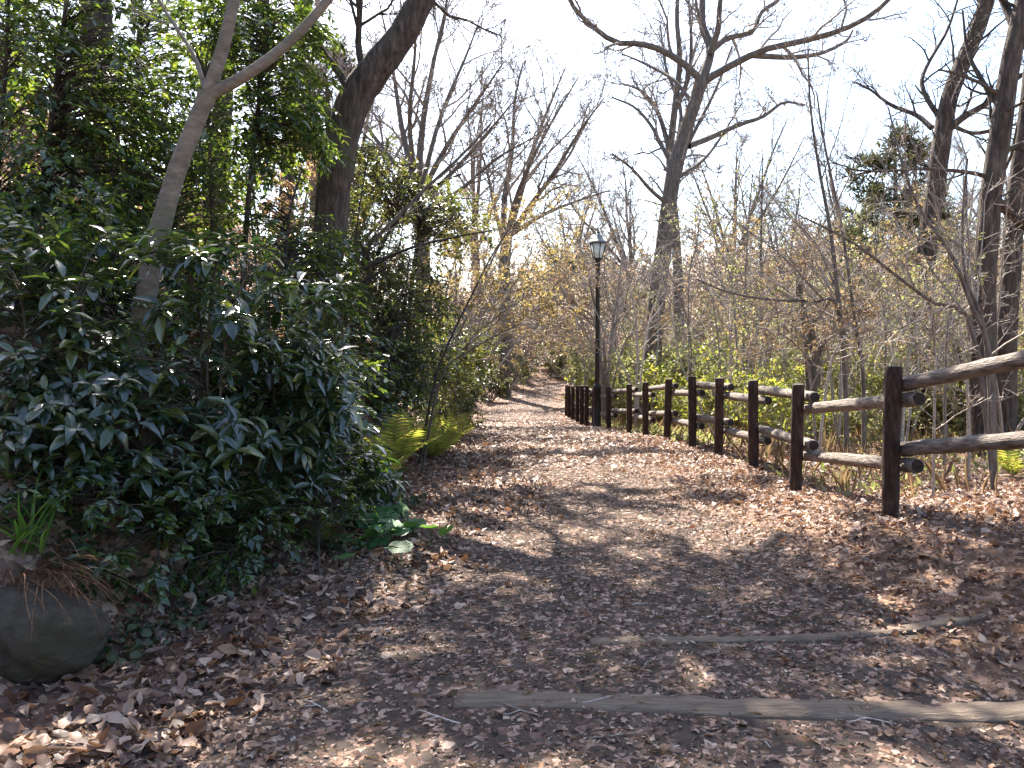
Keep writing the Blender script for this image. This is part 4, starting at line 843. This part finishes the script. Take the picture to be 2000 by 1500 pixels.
spots = [(1110, 50, 1.3, 'behind the path bend'), (1160, 46, 1.1, 'left of the distant lamp'), (1225, 44, 1.2, 'right of the lamp lantern'), (1290, 48, 1.5, 'behind the foot of the crooked oak'), (1350, 40, 1.2, 'just right of the crooked oak'), (1410, 46, 1.4, 'left of the straight thin stem'),
         (1470, 38, 1.1, 'at the foot of the straight thin stem'), (1530, 44, 1.4, 'right of the straight thin stem'), (1590, 40, 1.2, 'behind the brown stub trunk'), (1650, 46, 1.4, 'behind the two stemmed sapling'), (1710, 38, 1.2, 'under the distant pine'), (1770, 44, 1.4, 'left of the tall curving trunk'),
         (1830, 36, 1.1, 'behind the tall curving trunk'), (1890, 42, 1.4, 'left of the nearest right trunk'), (1950, 38, 1.2, 'behind the right edge trunks'), (2010, 42, 1.3, 'at the right edge'), (1060, 62, 1.6, 'closing the far end of the path'), (1000, 46, 1.3, 'left of the path bend'), (950, 38, 1.2, 'on the bank by the yellow trees'),
         (1330, 62, 1.8, 'on the far rise behind the crooked oak'), (1480, 60, 1.8, 'on the far rise in the middle distance'), (1620, 62, 1.8, 'on the far rise behind the saplings'), (1780, 60, 1.7, 'on the far rise under the pines'), (1920, 60, 1.7, 'on the far rise by the right trunks'), (1200, 66, 1.9, 'on the far rise behind the lamp')]
for k, (px, Y, sc, where) in enumerate(spots):
    kd = k % 4
    place('thicket%d' % kd, thicket, px, Y, '%s bare twig thicket %s' % (['pinkish', 'brown', 'grey', 'pinkish brown'][kd], where), k * 1.7, sc * rng.uniform(1.0, 1.25), seed=200 + kd, mat=M[['twig_pink', 'twig', 'twig', 'twig_pink'][kd]], dry=[(1, 3), (2, 4), (1, 3), (2, 5)][kd])
ORD = 'first second third fourth fifth sixth seventh eighth ninth tenth eleventh twelfth thirteenth fourteenth fifteenth sixteenth seventeenth eighteenth nineteenth twentieth'.split()
for row, (Y0, n, x0, x1, sc, word) in enumerate([(70, 16, 780, 2120, 2.1, 'tallest brown twig thicket row on the skyline'), (53, 13, 900, 2100, 1.45, 'middle row of brown twig thickets in the wood'), (36, 7, 1200, 2080, .95, 'nearer row of twig thickets behind the bushes')]):
    for k in range(n):
        kd = int(rng.integers(0, 4)); px = x0 + (x1 - x0) * (k + rng.uniform(-.3, .3)) / (n - 1)
        place('thicket%d' % kd, thicket, px, Y0 + rng.uniform(-4, 4), '%s from the left in the %s' % (ORD[k], word), rng.uniform(0, 6), sc * rng.uniform(.85, 1.2))
for k, (px, Y, sc, where) in enumerate([(1735, 33, 1.15, 'tall pine left of the tall curving trunk'), (1680, 38, 1.0, 'lower pine behind the two stemmed sapling'), (1800, 37, .95, 'dark pine behind the tall curving trunk'), (1090, 55, .95, 'layered dark conifer behind the lamp lantern'), (1900, 42, .75, 'dark pine between the right trunks'), (1125, 60, 1.0, 'pale layered conifer just left of the lantern'), (640, 30, 1.0, 'small pine showing between oak trunk and evergreens')]):
    place('pine%d' % (k % 2), conifer, px, Y, where, k * 2.1, sc, seed=220 + k % 2, h=[9.5, 8.5][k % 2])
BU = [(1235, 21.5, 1.1, 'beside the lamp foot'), (1300, 20, 1.2, 'at the foot of the crooked oak'), (1360, 19, 1.0, 'behind the fifth post'), (1420, 21, 1.3, 'behind the fourth post'), (1480, 18, 1.1, 'behind the third post'), (1530, 20, 1.2, 'between third and second post'), (1590, 17, 1.0, 'behind the second post'), (1660, 18, 1.2, 'behind the two stemmed sapling'),
      (1720, 15, 1.0, 'left of the nearest post'), (1790, 16, 1.1, 'right of the nearest post'), (1860, 14, 1.0, 'under the near upper rail'), (1930, 15, 1.1, 'by the right edge trunks'), (1200, 26, 1.2, 'just behind the lamp'), (1195, 31, 1.1, 'at the far end of the fence'), (1280, 28, 1.3, 'left behind the crooked oak'), (1400, 30, 1.5, 'in the middle distance'), (1990, 12.5, .9, 'at the right edge'), (1550, 26, 1.4, 'far behind the second post')]
for k, (px, Y, sc, where) in enumerate(BU):
    kd = k % 3
    place('bush%d' % kd, bush, px, Y, '%s bush %s' % (['pale green', 'yellow green', 'olive'][kd], where), k * 1.3, sc * 1.45, seed=240 + kd, leaf_m=['fresh_leaf', 'fresh_leaf', 'fern'][kd])
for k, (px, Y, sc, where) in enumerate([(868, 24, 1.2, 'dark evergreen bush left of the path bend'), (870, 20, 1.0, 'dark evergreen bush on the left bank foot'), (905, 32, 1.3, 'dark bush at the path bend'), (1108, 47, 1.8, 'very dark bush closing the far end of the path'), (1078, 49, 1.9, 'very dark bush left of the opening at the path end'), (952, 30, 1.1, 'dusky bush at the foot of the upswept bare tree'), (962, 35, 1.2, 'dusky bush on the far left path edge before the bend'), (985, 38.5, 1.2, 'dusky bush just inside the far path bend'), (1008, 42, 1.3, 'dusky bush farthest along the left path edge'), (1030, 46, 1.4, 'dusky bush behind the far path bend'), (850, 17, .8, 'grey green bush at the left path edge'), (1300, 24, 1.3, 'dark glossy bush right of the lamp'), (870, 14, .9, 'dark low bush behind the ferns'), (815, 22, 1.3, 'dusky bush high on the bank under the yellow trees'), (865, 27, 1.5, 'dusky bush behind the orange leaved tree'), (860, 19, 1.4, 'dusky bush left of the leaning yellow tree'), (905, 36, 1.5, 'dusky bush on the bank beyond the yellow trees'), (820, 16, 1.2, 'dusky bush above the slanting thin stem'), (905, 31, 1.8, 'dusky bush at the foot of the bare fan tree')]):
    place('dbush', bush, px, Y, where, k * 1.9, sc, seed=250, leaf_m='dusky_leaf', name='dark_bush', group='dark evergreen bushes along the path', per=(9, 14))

for row, (Y0, n, x0, x1, sc, word) in enumerate([(24, 14, 1180, 2060, 1.5, 'far row of green bushes behind the fence'), (13, 9, 1480, 2080, .85, 'near row of green bushes behind the fence'), (17, 10, 1330, 2060, 1.1, 'middle row of green bushes behind the fence')]):
    for k in range(n):
        kd = int(rng.integers(0, 3)); px = x0 + (x1 - x0) * (k + rng.uniform(-.3, .3)) / (n - 1)
        place('bush%d' % kd, bush, px, Y0 + rng.uniform(-2, 2), '%s from the left in the %s' % (ORD[k], word), rng.uniform(0, 6), sc * rng.uniform(.8, 1.25))
def twig_sapling(label, loc, seed, mat, h=3.2, leaf=None):
    g = np.random.default_rng(seed); root = thing('twiggy_sapling', label, 'sapling', loc, 'twiggy saplings in the wood behind the fence'); tw = []
    for k in range(3):
        a = g.random() * 6.28; q = walk(g, np.array([0, 0, -.05]), np.array([math.cos(a) * .35, math.sin(a) * .35, 1]), h * g.uniform(.7, 1.1), 9, .08, .04); r = np.linspace(.022, .006, 9)
        link('stem', tube_mesh('stem', [(q, r)], 6, mat), root); sprout(g, q, r, 0, [dict(n=8, len=.4, t0=.2, ang=(30, 65), np=6, rmin=.005, wander=.15, up=.03), dict(n=6, len=.5, np=4, rmin=.0035, wander=.18), dict(n=4, len=.5, np=3, rmin=.003)], tw)
    V, Q = tubes([(p, r) for _, p, r in tw], 3); tag(link('crown', mesh_data('crown', V, [Q], mat, True), root), kind='stuff')
    if leaf:
        V, T = leafy_tips(1, (2, 5), .06, .5, .2, keep=.7)(g, tw); tag(link('foliage', mesh_data('foliage', V, [T], M[leaf]), root), kind='stuff')
    return root
for row, (Y0, n, x0, x1, sc, word) in enumerate([(21, 12, 1210, 2060, 1.25, 'far line of twiggy saplings'), (13, 10, 1430, 2060, 1.0, 'near line of twiggy saplings'), (29, 15, 1190, 2060, 1.7, 'farthest line of pale leafy saplings')]):
    for k in range(n):
        kd = k % 4 if row < 2 else 1 + k % 3; px = x0 + (x1 - x0) * (k + rng.uniform(-.35, .35)) / (n - 1)
        place('tsap%d' % kd, twig_sapling, px, Y0 + rng.uniform(-2.5, 2.5), '%s from the left in the %s behind the fence' % (ORD[k], word), rng.uniform(0, 6), sc * rng.uniform(.75, 1.3), seed=270 + kd, mat=M[['twig', 'twig_pale', 'twig', 'twig_pink'][kd]], leaf=[None, 'straw', 'fresh_leaf', 'yellow_leaf'][kd])

far_src = [o for o in bpy.data.objects if o.name.startswith('bare_tree')]
for k, (px, Y_, sc, lab) in enumerate([(1130, 58, 1.1, 'distant bare tree faint behind the lamp lantern'), (1230, 50, 1.0, 'distant bare tree left of the crooked oak'), (1430, 52, 1.1, 'distant bare tree right of the crooked oak'), (1540, 46, .9, 'distant bare tree above the straight thin stem'), (1640, 56, 1.15, 'distant bare tree behind the two stemmed sapling'), (1760, 48, .95, 'distant bare tree left of the tall curving trunk'), (1880, 44, .95, 'distant bare tree between the right trunks'), (1970, 52, 1.1, 'distant bare tree at the right edge'), (700, 36, 1.0, 'distant bare tree left of the leaning oak top'), (620, 32, .9, 'bare tree showing between evergreen and leaning oak'), (930, 48, 1.1, 'distant bare tree behind the yellow trees')]):
    copy_thing(far_src[[0, 1, 1, 0][k % 4]], put(px, Y_), k * 2.3, sc, lab)

# ------------------------------------------------------------------ ferns, low plants, grass, ivy
def frond_mesh(name, seed, mat, n=13):
    g = np.random.default_rng(seed)
    q = walk(g, np.zeros(3), np.array([.3, 0, 1.]), 1.0, 12, .02, -.085)
    P, A, N, L = [], [], [], []
    for i in range(n):
        t = .12 + .86 * i / n; f = t * 11; j = int(f); p = q[j] + (q[min(j + 1, 11)] - q[j]) * (f - j); tan = unit(q[min(j + 1, 11)] - q[j]); l = .24 * math.sin(math.pi * (t * .85 + .12)) + .02
        for s in (1, -1):
            P.append(p); A.append(unit(np.array([0, s, 0]) + tan * .45 - UP * .12 + g.normal(size=3) * .06)); N.append(np.cross(tan, [0, 1, 0]) * -1 + g.normal(size=3) * .1); L.append(l * g.uniform(.85, 1.1))
    P, A, N, L = np.array(P), np.array(A), np.array(N), np.array(L); N = N * np.sign(N[:, 2:3] + 1e-6)
    V1, T1 = leaves(P, A, N, L, L * .2, T_DIA)
    V2, Q2 = tubes([(q, np.linspace(.008, .003, 12))], 4)
    return mesh_data(name, np.vstack([V1, V2]), [T1, Q2 + len(V1)], mat)
FR = [frond_mesh('frond', 300 + k, M['fern']) for k in range(4)]
def fern(label, px, Y, n, L, group='ferns along the left path edge', dz=0, spread=(-.1, .55)):
    b = gpoint(px, Y, dz); root = thing('fern', label, 'fern', b, group)
    for k in range(n):
        o = link('frond', FR[k % 4], root); s = L * rng.uniform(.65, 1.15); o.scale = (s, s, s)
        o.rotation_euler = (0, rng.uniform(*spread), k * 6.283 / n + rng.uniform(-.4, .4))
    return root
fern('bright yellow green fern lit by the sun at the path edge', 765, 8.0, 13, .7)
fern('pale arching fern above the bright fern', 790, 8.9, 12, .7)
fern('brownish fern drooping onto the path', 850, 9.8, 14, .55)
fern('fern behind the brownish one toward the yellow tree', 870, 11.5, 14, .6)
fern('small fern right of the low dark shrub', 740, 7.2, 12, .45)
fern('fern farthest along the left path edge', 890, 13.2, 14, .6)
fern('yellowing fern below the slanting stem', 835, 10.6, 12, .5)
fern('sunlit fern fringe plant next along from the pale arching fern', 858, 10.4, 12, .55)
fern('sunlit fern in the fringe below the leaning yellow tree', 876, 12.4, 12, .6)
fern('last bright fern in the fringe before the dark bushes', 890, 14.6, 12, .6)
fern('dark little fern in front of the stump', 310, 4.4, 9, .3)
fern('shaded fern at the foot of the blue green shrub', 620, 5.3, 9, .28)
fern('yellow green fern at the right edge under the rail', 1985, 8.5, 12, .5, 'ferns along the left path edge')

# butterbur-like round leaves low at the path edge
b = gpoint(715, 5.25, 0)
bur = thing('butterbur_plant', 'low plant with round light green leaves at the path edge', 'plant', b)
def round_leaf(name, seed, mat):
    g = np.random.default_rng(seed); n = 18; a = np.linspace(.35, 2 * math.pi - .35, n); r = .5 * (1 + .05 * np.sin(a * 9)) 
    V = [(0, 0, 0)] + [(.28 * math.cos(x), .28 * math.sin(x), .06 + .02 * g.normal()) for x in a] + [(rr * math.cos(x), rr * math.sin(x), .05 + .035 * math.sin(5 * x + seed)) for x, rr in zip(a, r)]
    t = [(0, i + 1, i + 2) for i in range(n - 1)]; q = [(i + 1, i + 1 + n, i + 2 + n, i + 2) for i in range(n - 1)]
    return mesh_data(name, np.array(V, float), [np.array(t), np.array(q)], mat, True)
RL = [round_leaf('leaf', s, M['butterbur']) for s in range(4)]
for k in range(34):
    px, py = rng.normal(738, 45), rng.normal(1050, 26); Y_ = 1556 * 1.35 / (py - 670)
    p = at(px, py, Y_); gz = float(ground(p[0], p[1])); hgt = rng.uniform(.04, .15); p[2] = gz + hgt; s = rng.uniform(.10, .19)
    o = link('leaf', RL[k % 4], bur, p - b); o.scale = (s, s, s); o.rotation_euler = (rng.normal(-.12, .3), rng.normal(0, .3), rng.uniform(0, 6.28))
    link('stalk', tube_mesh('stalk', [(np.array([[p[0], p[1], gz - .01], [p[0], p[1], p[2] + .002]]) - b, np.array([.003, .0025]))], 5, M['butterbur']), bur)

def blade_mesh(name, seed, mat, w=.022, bend=-.16):
    g = np.random.default_rng(seed); q = walk(g, np.zeros(3), np.array([.3, 0, 1.]), 1.0, 9, .03, bend); t = np.linspace(0, 1, 9); ww = w * np.interp(t, [0, .3, 1], [.6, 1, .05])
    V = np.concatenate([q + np.array([0, 1, .15]) * ww[:, None], q, q + np.array([0, -1, .15]) * ww[:, None]])
    i = np.arange(8); Q = np.concatenate([np.stack([i, i + 1, i + 10, i + 9], -1), np.stack([i + 9, i + 10, i + 19, i + 18], -1)])
    return mesh_data(name, V, [Q], mat, True)
BL = [blade_mesh('blade', 400 + k, M['grass']) for k in range(4)]
STW = [blade_mesh('blade', 410 + k, M['rootlet'], .007, -.2) for k in range(4)]
def tuft(name, label, b, n, L, me, tilt, az=None, cat='grass', group=None, spread=.05):
    root = thing(name, label, cat, b, group)
    for k in range(n):
        o = link('blade', me[k % len(me)], root, rng.normal(size=3) * np.array([spread, spread, .01])); s = L * rng.uniform(.6, 1.15); o.scale = (s,) * 3
        o.rotation_euler = (rng.normal(0, .1), rng.uniform(*tilt), rng.uniform(0, 6.28) if az is None else az + rng.normal(0, .45))
    return root
tuft('grass_tuft', 'bright green broad bladed grass tuft on the bank at the left edge', at(45, 925, 3.7) * [1, 1, 0] + UP * float(ground(*at(45, 925, 3.7)[:2])), 26, .42, BL, (-.2, .6))
p = at(60, 985, 3.6); tuft('dry_grass_tuft', 'reddish dry grass hanging down the bank over the rock', np.array([p[0], p[1], float(ground(p[0], p[1])) + .04]), 90, .55, STW, (.5, 1.4), -.55, 'grass', None, .09)
for k, (px, py, Y_) in enumerate([(880, 860, 12.0), (905, 830, 15.0), (860, 890, 10.2)]):
    p = gpoint(px, Y_, 0); tuft('straw_grass_tuft', ['dry straw grass by the brownish fern', 'dry straw grass farthest along the left edge', 'dry straw grass at the foot of the bright fern'][k], p, 40, .42, [blade_mesh('blade', 420 + k, M['straw'], .006, -.15)], (-.1, .7), None, 'grass', 'dry grass along the left edge', .12)

def scatter(n, xr, yr, g): return np.column_stack([g.uniform(*xr, n), g.uniform(*yr, n)])
g = np.random.default_rng(500)
# ivy over the bank foot
c = scatter(9000, (-3.2, -.75), (3.3, 7.0), g); toe = np.interp(c[:, 1], TY, TX); dx = toe - c[:, 0]
keep = (dx > -.12 + .25 * hnoise(c[:, 0], c[:, 1], .3, 2)) & (dx < 1.3) & (hnoise(c[:, 0], c[:, 1], .22, 5) > -.2); c = c[keep]; n = len(c)
P = np.column_stack([c, ground(c[:, 0], c[:, 1]) + g.uniform(.01, .09, n)])
l = g.uniform(.02, .055, n); V, T = leaves(P, np.column_stack([g.normal(size=(n, 2)), g.normal(-.3, .3, n)]), np.array([.4, -.3, .8]) + g.normal(size=(n, 3)) * .6, l, l * .85, T_BROAD)
tag(link('ivy', mesh_data('ivy', V, [T], M['ivy'])), 'small dark ivy leaves creeping over the left bank foot', kind='stuff')

# green ground cover behind the fence and grass at the post feet
c = np.vstack([scatter(26000, (2.7, 16), (6.5, 30), g), scatter(3000, (2.1, 3.1), (9, 24), g)])
f = hnoise(c[:, 0], c[:, 1], 1.3, 7); c = c[(f > -.15) & (c[:, 0] < 1.0 + c[:, 1] * .72)]; n = len(c)
xl = np.interp(c[:, 1], [6, 10, 14, 20, 24, 30], [2.9, 2.75, 2.55, 2.25, 1.9, 1.9]); c = c[c[:, 0] > xl - .25 * g.random(n)]; n = len(c)
P = np.column_stack([c, ground(c[:, 0], c[:, 1]) + g.uniform(0, .16, n) * g.random(n)])
l = g.uniform(.05, .12, n); V, T = leaves(P, np.column_stack([g.normal(size=(n, 2)), g.uniform(.2, 1.6, n)]), g.normal(size=(n, 3)) + UP * .6, l, l * .33, T_DIA)
tag(link('undergrowth', mesh_data('undergrowth', V, [T], M['fresh_leaf'])), 'low green undergrowth behind the fence', kind='stuff')
c = scatter(16000, (2.0, 20), (6.5, 34), g); c = c[(hnoise(c[:, 0], c[:, 1], 1.0, 9) > -.1) & (c[:, 0] < 1.2 + c[:, 1] * .72) & (c[:, 0] > 2.75 - .035 * np.clip(c[:, 1] - 10, 0, 20))]; n = len(c)
P = np.column_stack([c, ground(c[:, 0], c[:, 1])]); l = g.uniform(.12, .5, n) * g.uniform(.5, 1, n); V, T = leaves(P, np.column_stack([g.normal(size=(n, 2)) * .35, np.ones(n)]), g.normal(size=(n, 3)), l, .008 + l * .02, T_DIA)
tag(link('dry_grass', mesh_data('dry_grass', V, [T], M['straw'])), 'dry straw stalks standing behind the fence', kind='stuff')

# ------------------------------------------------------------------ fallen leaves
def fallen(c, g, lo, hi, lift=.02, flat=.35, wr=(.38, .75)):
    n = len(c); P = np.column_stack([c, ground(c[:, 0], c[:, 1]) + .012 + g.random(n) * lift])
    a = g.random(n) * 6.283; A = np.column_stack([np.cos(a), np.sin(a), g.normal(0, flat, n)])
    N = UP + g.normal(size=(n, 3)) * flat; l = lo + (hi - lo) * g.random(n) ** 1.8
    return P, A, N, l, l * g.uniform(*wr, n)
def clear_timbers(c):
    k = np.ones(len(c), bool)
    for a, b, w in TIMBERS:
        d = unit((b - a)[None])[0]; r = c - a; s = r @ d; e = np.abs(r @ np.array([-d[1], d[0]]))
        k &= ~((e < w * .5 + .015) & (s > 0) & (s < np.linalg.norm(b - a)) & (g.random(len(c)) < (.93 if w > .1 else .55)))
    return c[k]
def thin(c, dens): return c[g.random(len(c)) < dens]
T_DIA2 = (np.array([(0, 0, 0), (1, 0, .25), (.5, .5, .3), (.4, -.5, .1)], float), np.array([(0, 1, 2), (0, 3, 1)]))
# whole leaves: thick at both edges, thin in the trodden middle
c = scatter(90000, (-2.6, 5.2), (2.2, 13), g)
el, er = path_edges(c[:, 1]); mid = np.clip(np.minimum(c[:, 0] - el, er - c[:, 0]) / 1.0, 0, 1)
edge_l = sm(-.2, .9, c[:, 0] - el)
dens = 1 - .86 * mid * sm(.3, 1.2, c[:, 0] - el) ; dens = dens * np.interp(c[:, 1], [2.2, 6, 13], [1, .9, .7]) * (.75 + .5 * hnoise(c[:, 0], c[:, 1], .5, 4))
bank = np.interp(c[:, 1], TY, TX) - c[:, 0]; dens = dens * (1 - .55 * sm(.1, .8, bank))
vis = np.abs(c[:, 0]) < .75 + c[:, 1] * .68
c = clear_timbers(c[(g.random(len(c)) < dens) & vis])
P, A, N, l, w = fallen(c, g, .024, .095, .025, .42, (.3, .7))
el, er = path_edges(c[:, 1]); l *= 1 - .55 * sm(.4, 1.3, c[:, 0] - el) * (1 - .45 * sm(-.3, .6, c[:, 0] - er)); w = np.minimum(w, l * .75)
big = np.argsort(-(l / P[:, 1]))
pick = [i for i in big[:900] if P[i, 1] > 2.55 and abs(P[i, 0]) < P[i, 1] * .66][:300]
rest = np.setdiff1d(np.arange(len(P)), pick); h = len(rest) // 3
V, T = merge([leaves(P[s], A[s], N[s], l[s], w[s], t) for s, t in [(rest[0::9], T_CURL), (rest[1::9], T_DIA2)] + [(rest[i + 2::9], T_CRUMPLE[i]) for i in range(7)]])
lit = tag(link('leaf_litter', mesh_data('leaf_litter', V, [T], M['litter'])), 'brown fallen leaves lying thick along both path edges', kind='stuff')
LM_ = []
for k, (t, wr) in enumerate([(T_CURL, .5), (T_BROAD, .55), (_broad(-.3, .22), .6), (_broad(.3, -.05), .45), (_broad(-.1, .25), .5), (_broad(.2, .12), .7), (T_CRUMPLE[0], .6), (T_CRUMPLE[1], .7), (T_CRUMPLE[2], .6), (T_CRUMPLE[4], .5)]):
    V0, t0 = leaves(np.zeros((1, 3)), np.array([[1., 0, 0]]), np.array([[0, 0, 1.]]), np.ones(1), np.array([wr]), t); LM_.append(mesh_data('leaf', V0, [t0], M['litter'], True))
from mathutils import Matrix
for i in pick:
    a = unit(A[i]); s = unit(np.cross(N[i], a)); nn = np.cross(a, s); k = l[i]
    o = link('leaf', LM_[i % 10], lit); p = P[i] + UP * .01
    o.matrix_local = Matrix([[*(float(x) for x in (a[r] * k, s[r] * k, nn[r] * k, p[r]))] for r in range(3)] + [[0, 0, 0, 1]])
# crushed chips on the trodden path
c = scatter(120000, (-1.6, 3.6), (2.3, 10), g); c = c[(np.abs(c[:, 0]) < .75 + c[:, 1] * .66) & (g.random(len(c)) < np.interp(c[:, 1], [2.3, 5, 10], [1, .75, .5]))]
el, er = path_edges(c[:, 1]); c = c[(c[:, 0] > el - .3) & (g.random(len(c)) < .75 + .4 * hnoise(c[:, 0], c[:, 1], .4, 8))]
c = c[g.random(len(c)) < 1 - .5 * sm(1.0, 2.0, c[:, 0]) * (1 - sm(4, 6, c[:, 1]))]
c = clear_timbers(c)
P, A, N, l, w = fallen(c, g, .007, .030, .008, .35, (.25, .7)); V, T = leaves(P, A, N, l, w, T_CHIP)
tag(link('leaf_chips', mesh_data('leaf_chips', V, [T], M['chips'])), 'crushed leaf crumbs strewn on the trodden path', kind='stuff')
# farther litter along the path and behind the fence
c = np.vstack([scatter(30000, (-2.2, 4.2), (9, 22), g), scatter(14000, (-2, 4), (20, 45), g), scatter(20000, (2.6, 12), (6, 20), g)])
el, er = path_edges(c[:, 1]); keep = (c[:, 0] > el - .5) & (np.abs(c[:, 0]) < 1 + c[:, 1] * .68); c = c[keep & (g.random(len(c)) < .8)]
P, A, N, l, w = fallen(c, g, .03, .09, .015, .25); V, T = leaves(P, A, N, l, w, T_CHIP)
tag(link('distant_leaf_litter', mesh_data('distant_leaf_litter', V, [T], M['litter'])), 'pale dry leaves covering the far path and the ground beyond the fence', kind='stuff')
# bank litter on the left slope
c = np.vstack([scatter(24000, (-9, -.8), (6, 24), g), scatter(9000, (-9, 1), (24, 42), g)]); dx = np.interp(c[:, 1], TY, TX) - c[:, 0]; c = c[(dx > .1)]
P, A, N, l, w = fallen(c, g, .06, .12, .02, .4); V, T = leaves(P, A, N, l, w, T_CHIP)
tag(link('bank_leaf_litter', mesh_data('bank_leaf_litter', V, [T], M['litter'])), 'dry leaves lying on the left hillside under the trees', kind='stuff')

# fine stalk litter on the path
c = scatter(7000, (-1.8, 3.2), (2.4, 9), g); P, A, N, l, w = fallen(c, g, .025, .09, .012, .12, (.03, .05)); V, T = leaves(P, A, N, l, np.maximum(w, .0022), T_DIA)
tag(link('stalk_litter', mesh_data('stalk_litter', V, [T], M['straw'])), 'thin dry stalks and needles strewn over the path', kind='stuff')

# fallen twigs
TWIG_LABELS = ['broken twig lying against the left part of the nearest timber step', 'pale broken twig just below the left end of the nearest timber step', 'broken twig beyond the farther timber step near the path middle', 'broken twig in mid path well beyond both timber steps', 'short twig left of the gap between the two timber steps', 'long twig on the trodden soil before the nearest post', 'broken twig left below the end of the nearest timber step', 'short twig between the timber steps toward the right', 'tiny twig between the timber steps near their middle', 'small twig among the large leaves at bottom left', 'longest broken twig lying crosswise in the shaded mid path', 'broken twig just this side of the farther timber step', 'broken twig below the nearest timber step at bottom right', 'broken twig at the very bottom middle of the path']
for k, (px, py, L, az) in enumerate([(1120, 1400, .22, .5), (1060, 1425, .2, 2.6), (1460, 1240, .16, 2.3), (1290, 1190, .2, 3.0), (960, 1320, .14, .2), (1830, 1130, .22, 2.2), (900, 1430, .18, 2.9), (1700, 1300, .15, .3), (1250, 1330, .12, .9), (640, 1400, .14, 2.4), (1500, 1120, .3, .15), (1380, 1300, .16, .6), (1750, 1440, .2, 2.7), (1150, 1470, .2, .3)]):
    Y_ = 1556 * 1.4 / (py - 670); p = at(px, py, Y_); p[2] = float(ground(p[0], p[1])) + .015
    gg = np.random.default_rng(600 + k); q = walk(gg, np.zeros(3), np.array([math.cos(az), math.sin(az), .02]), L, 7, .07, 0.0); q[:, 2] = np.clip(q[:, 2], 0, .02)
    o = link('fallen_twig', tube_mesh('fallen_twig', [(q, np.linspace(.004, .002, 7)), (walk(gg, q[3], np.array([math.cos(az + .7), math.sin(az + .7), .05]), L * .4, 7, .15, 0), np.linspace(.003, .0015, 7))], 6, M['twig'] if k % 3 else M['twig_pink']), None, p)
    tag(o, TWIG_LABELS[k], 'twig', 'broken twigs on the path')
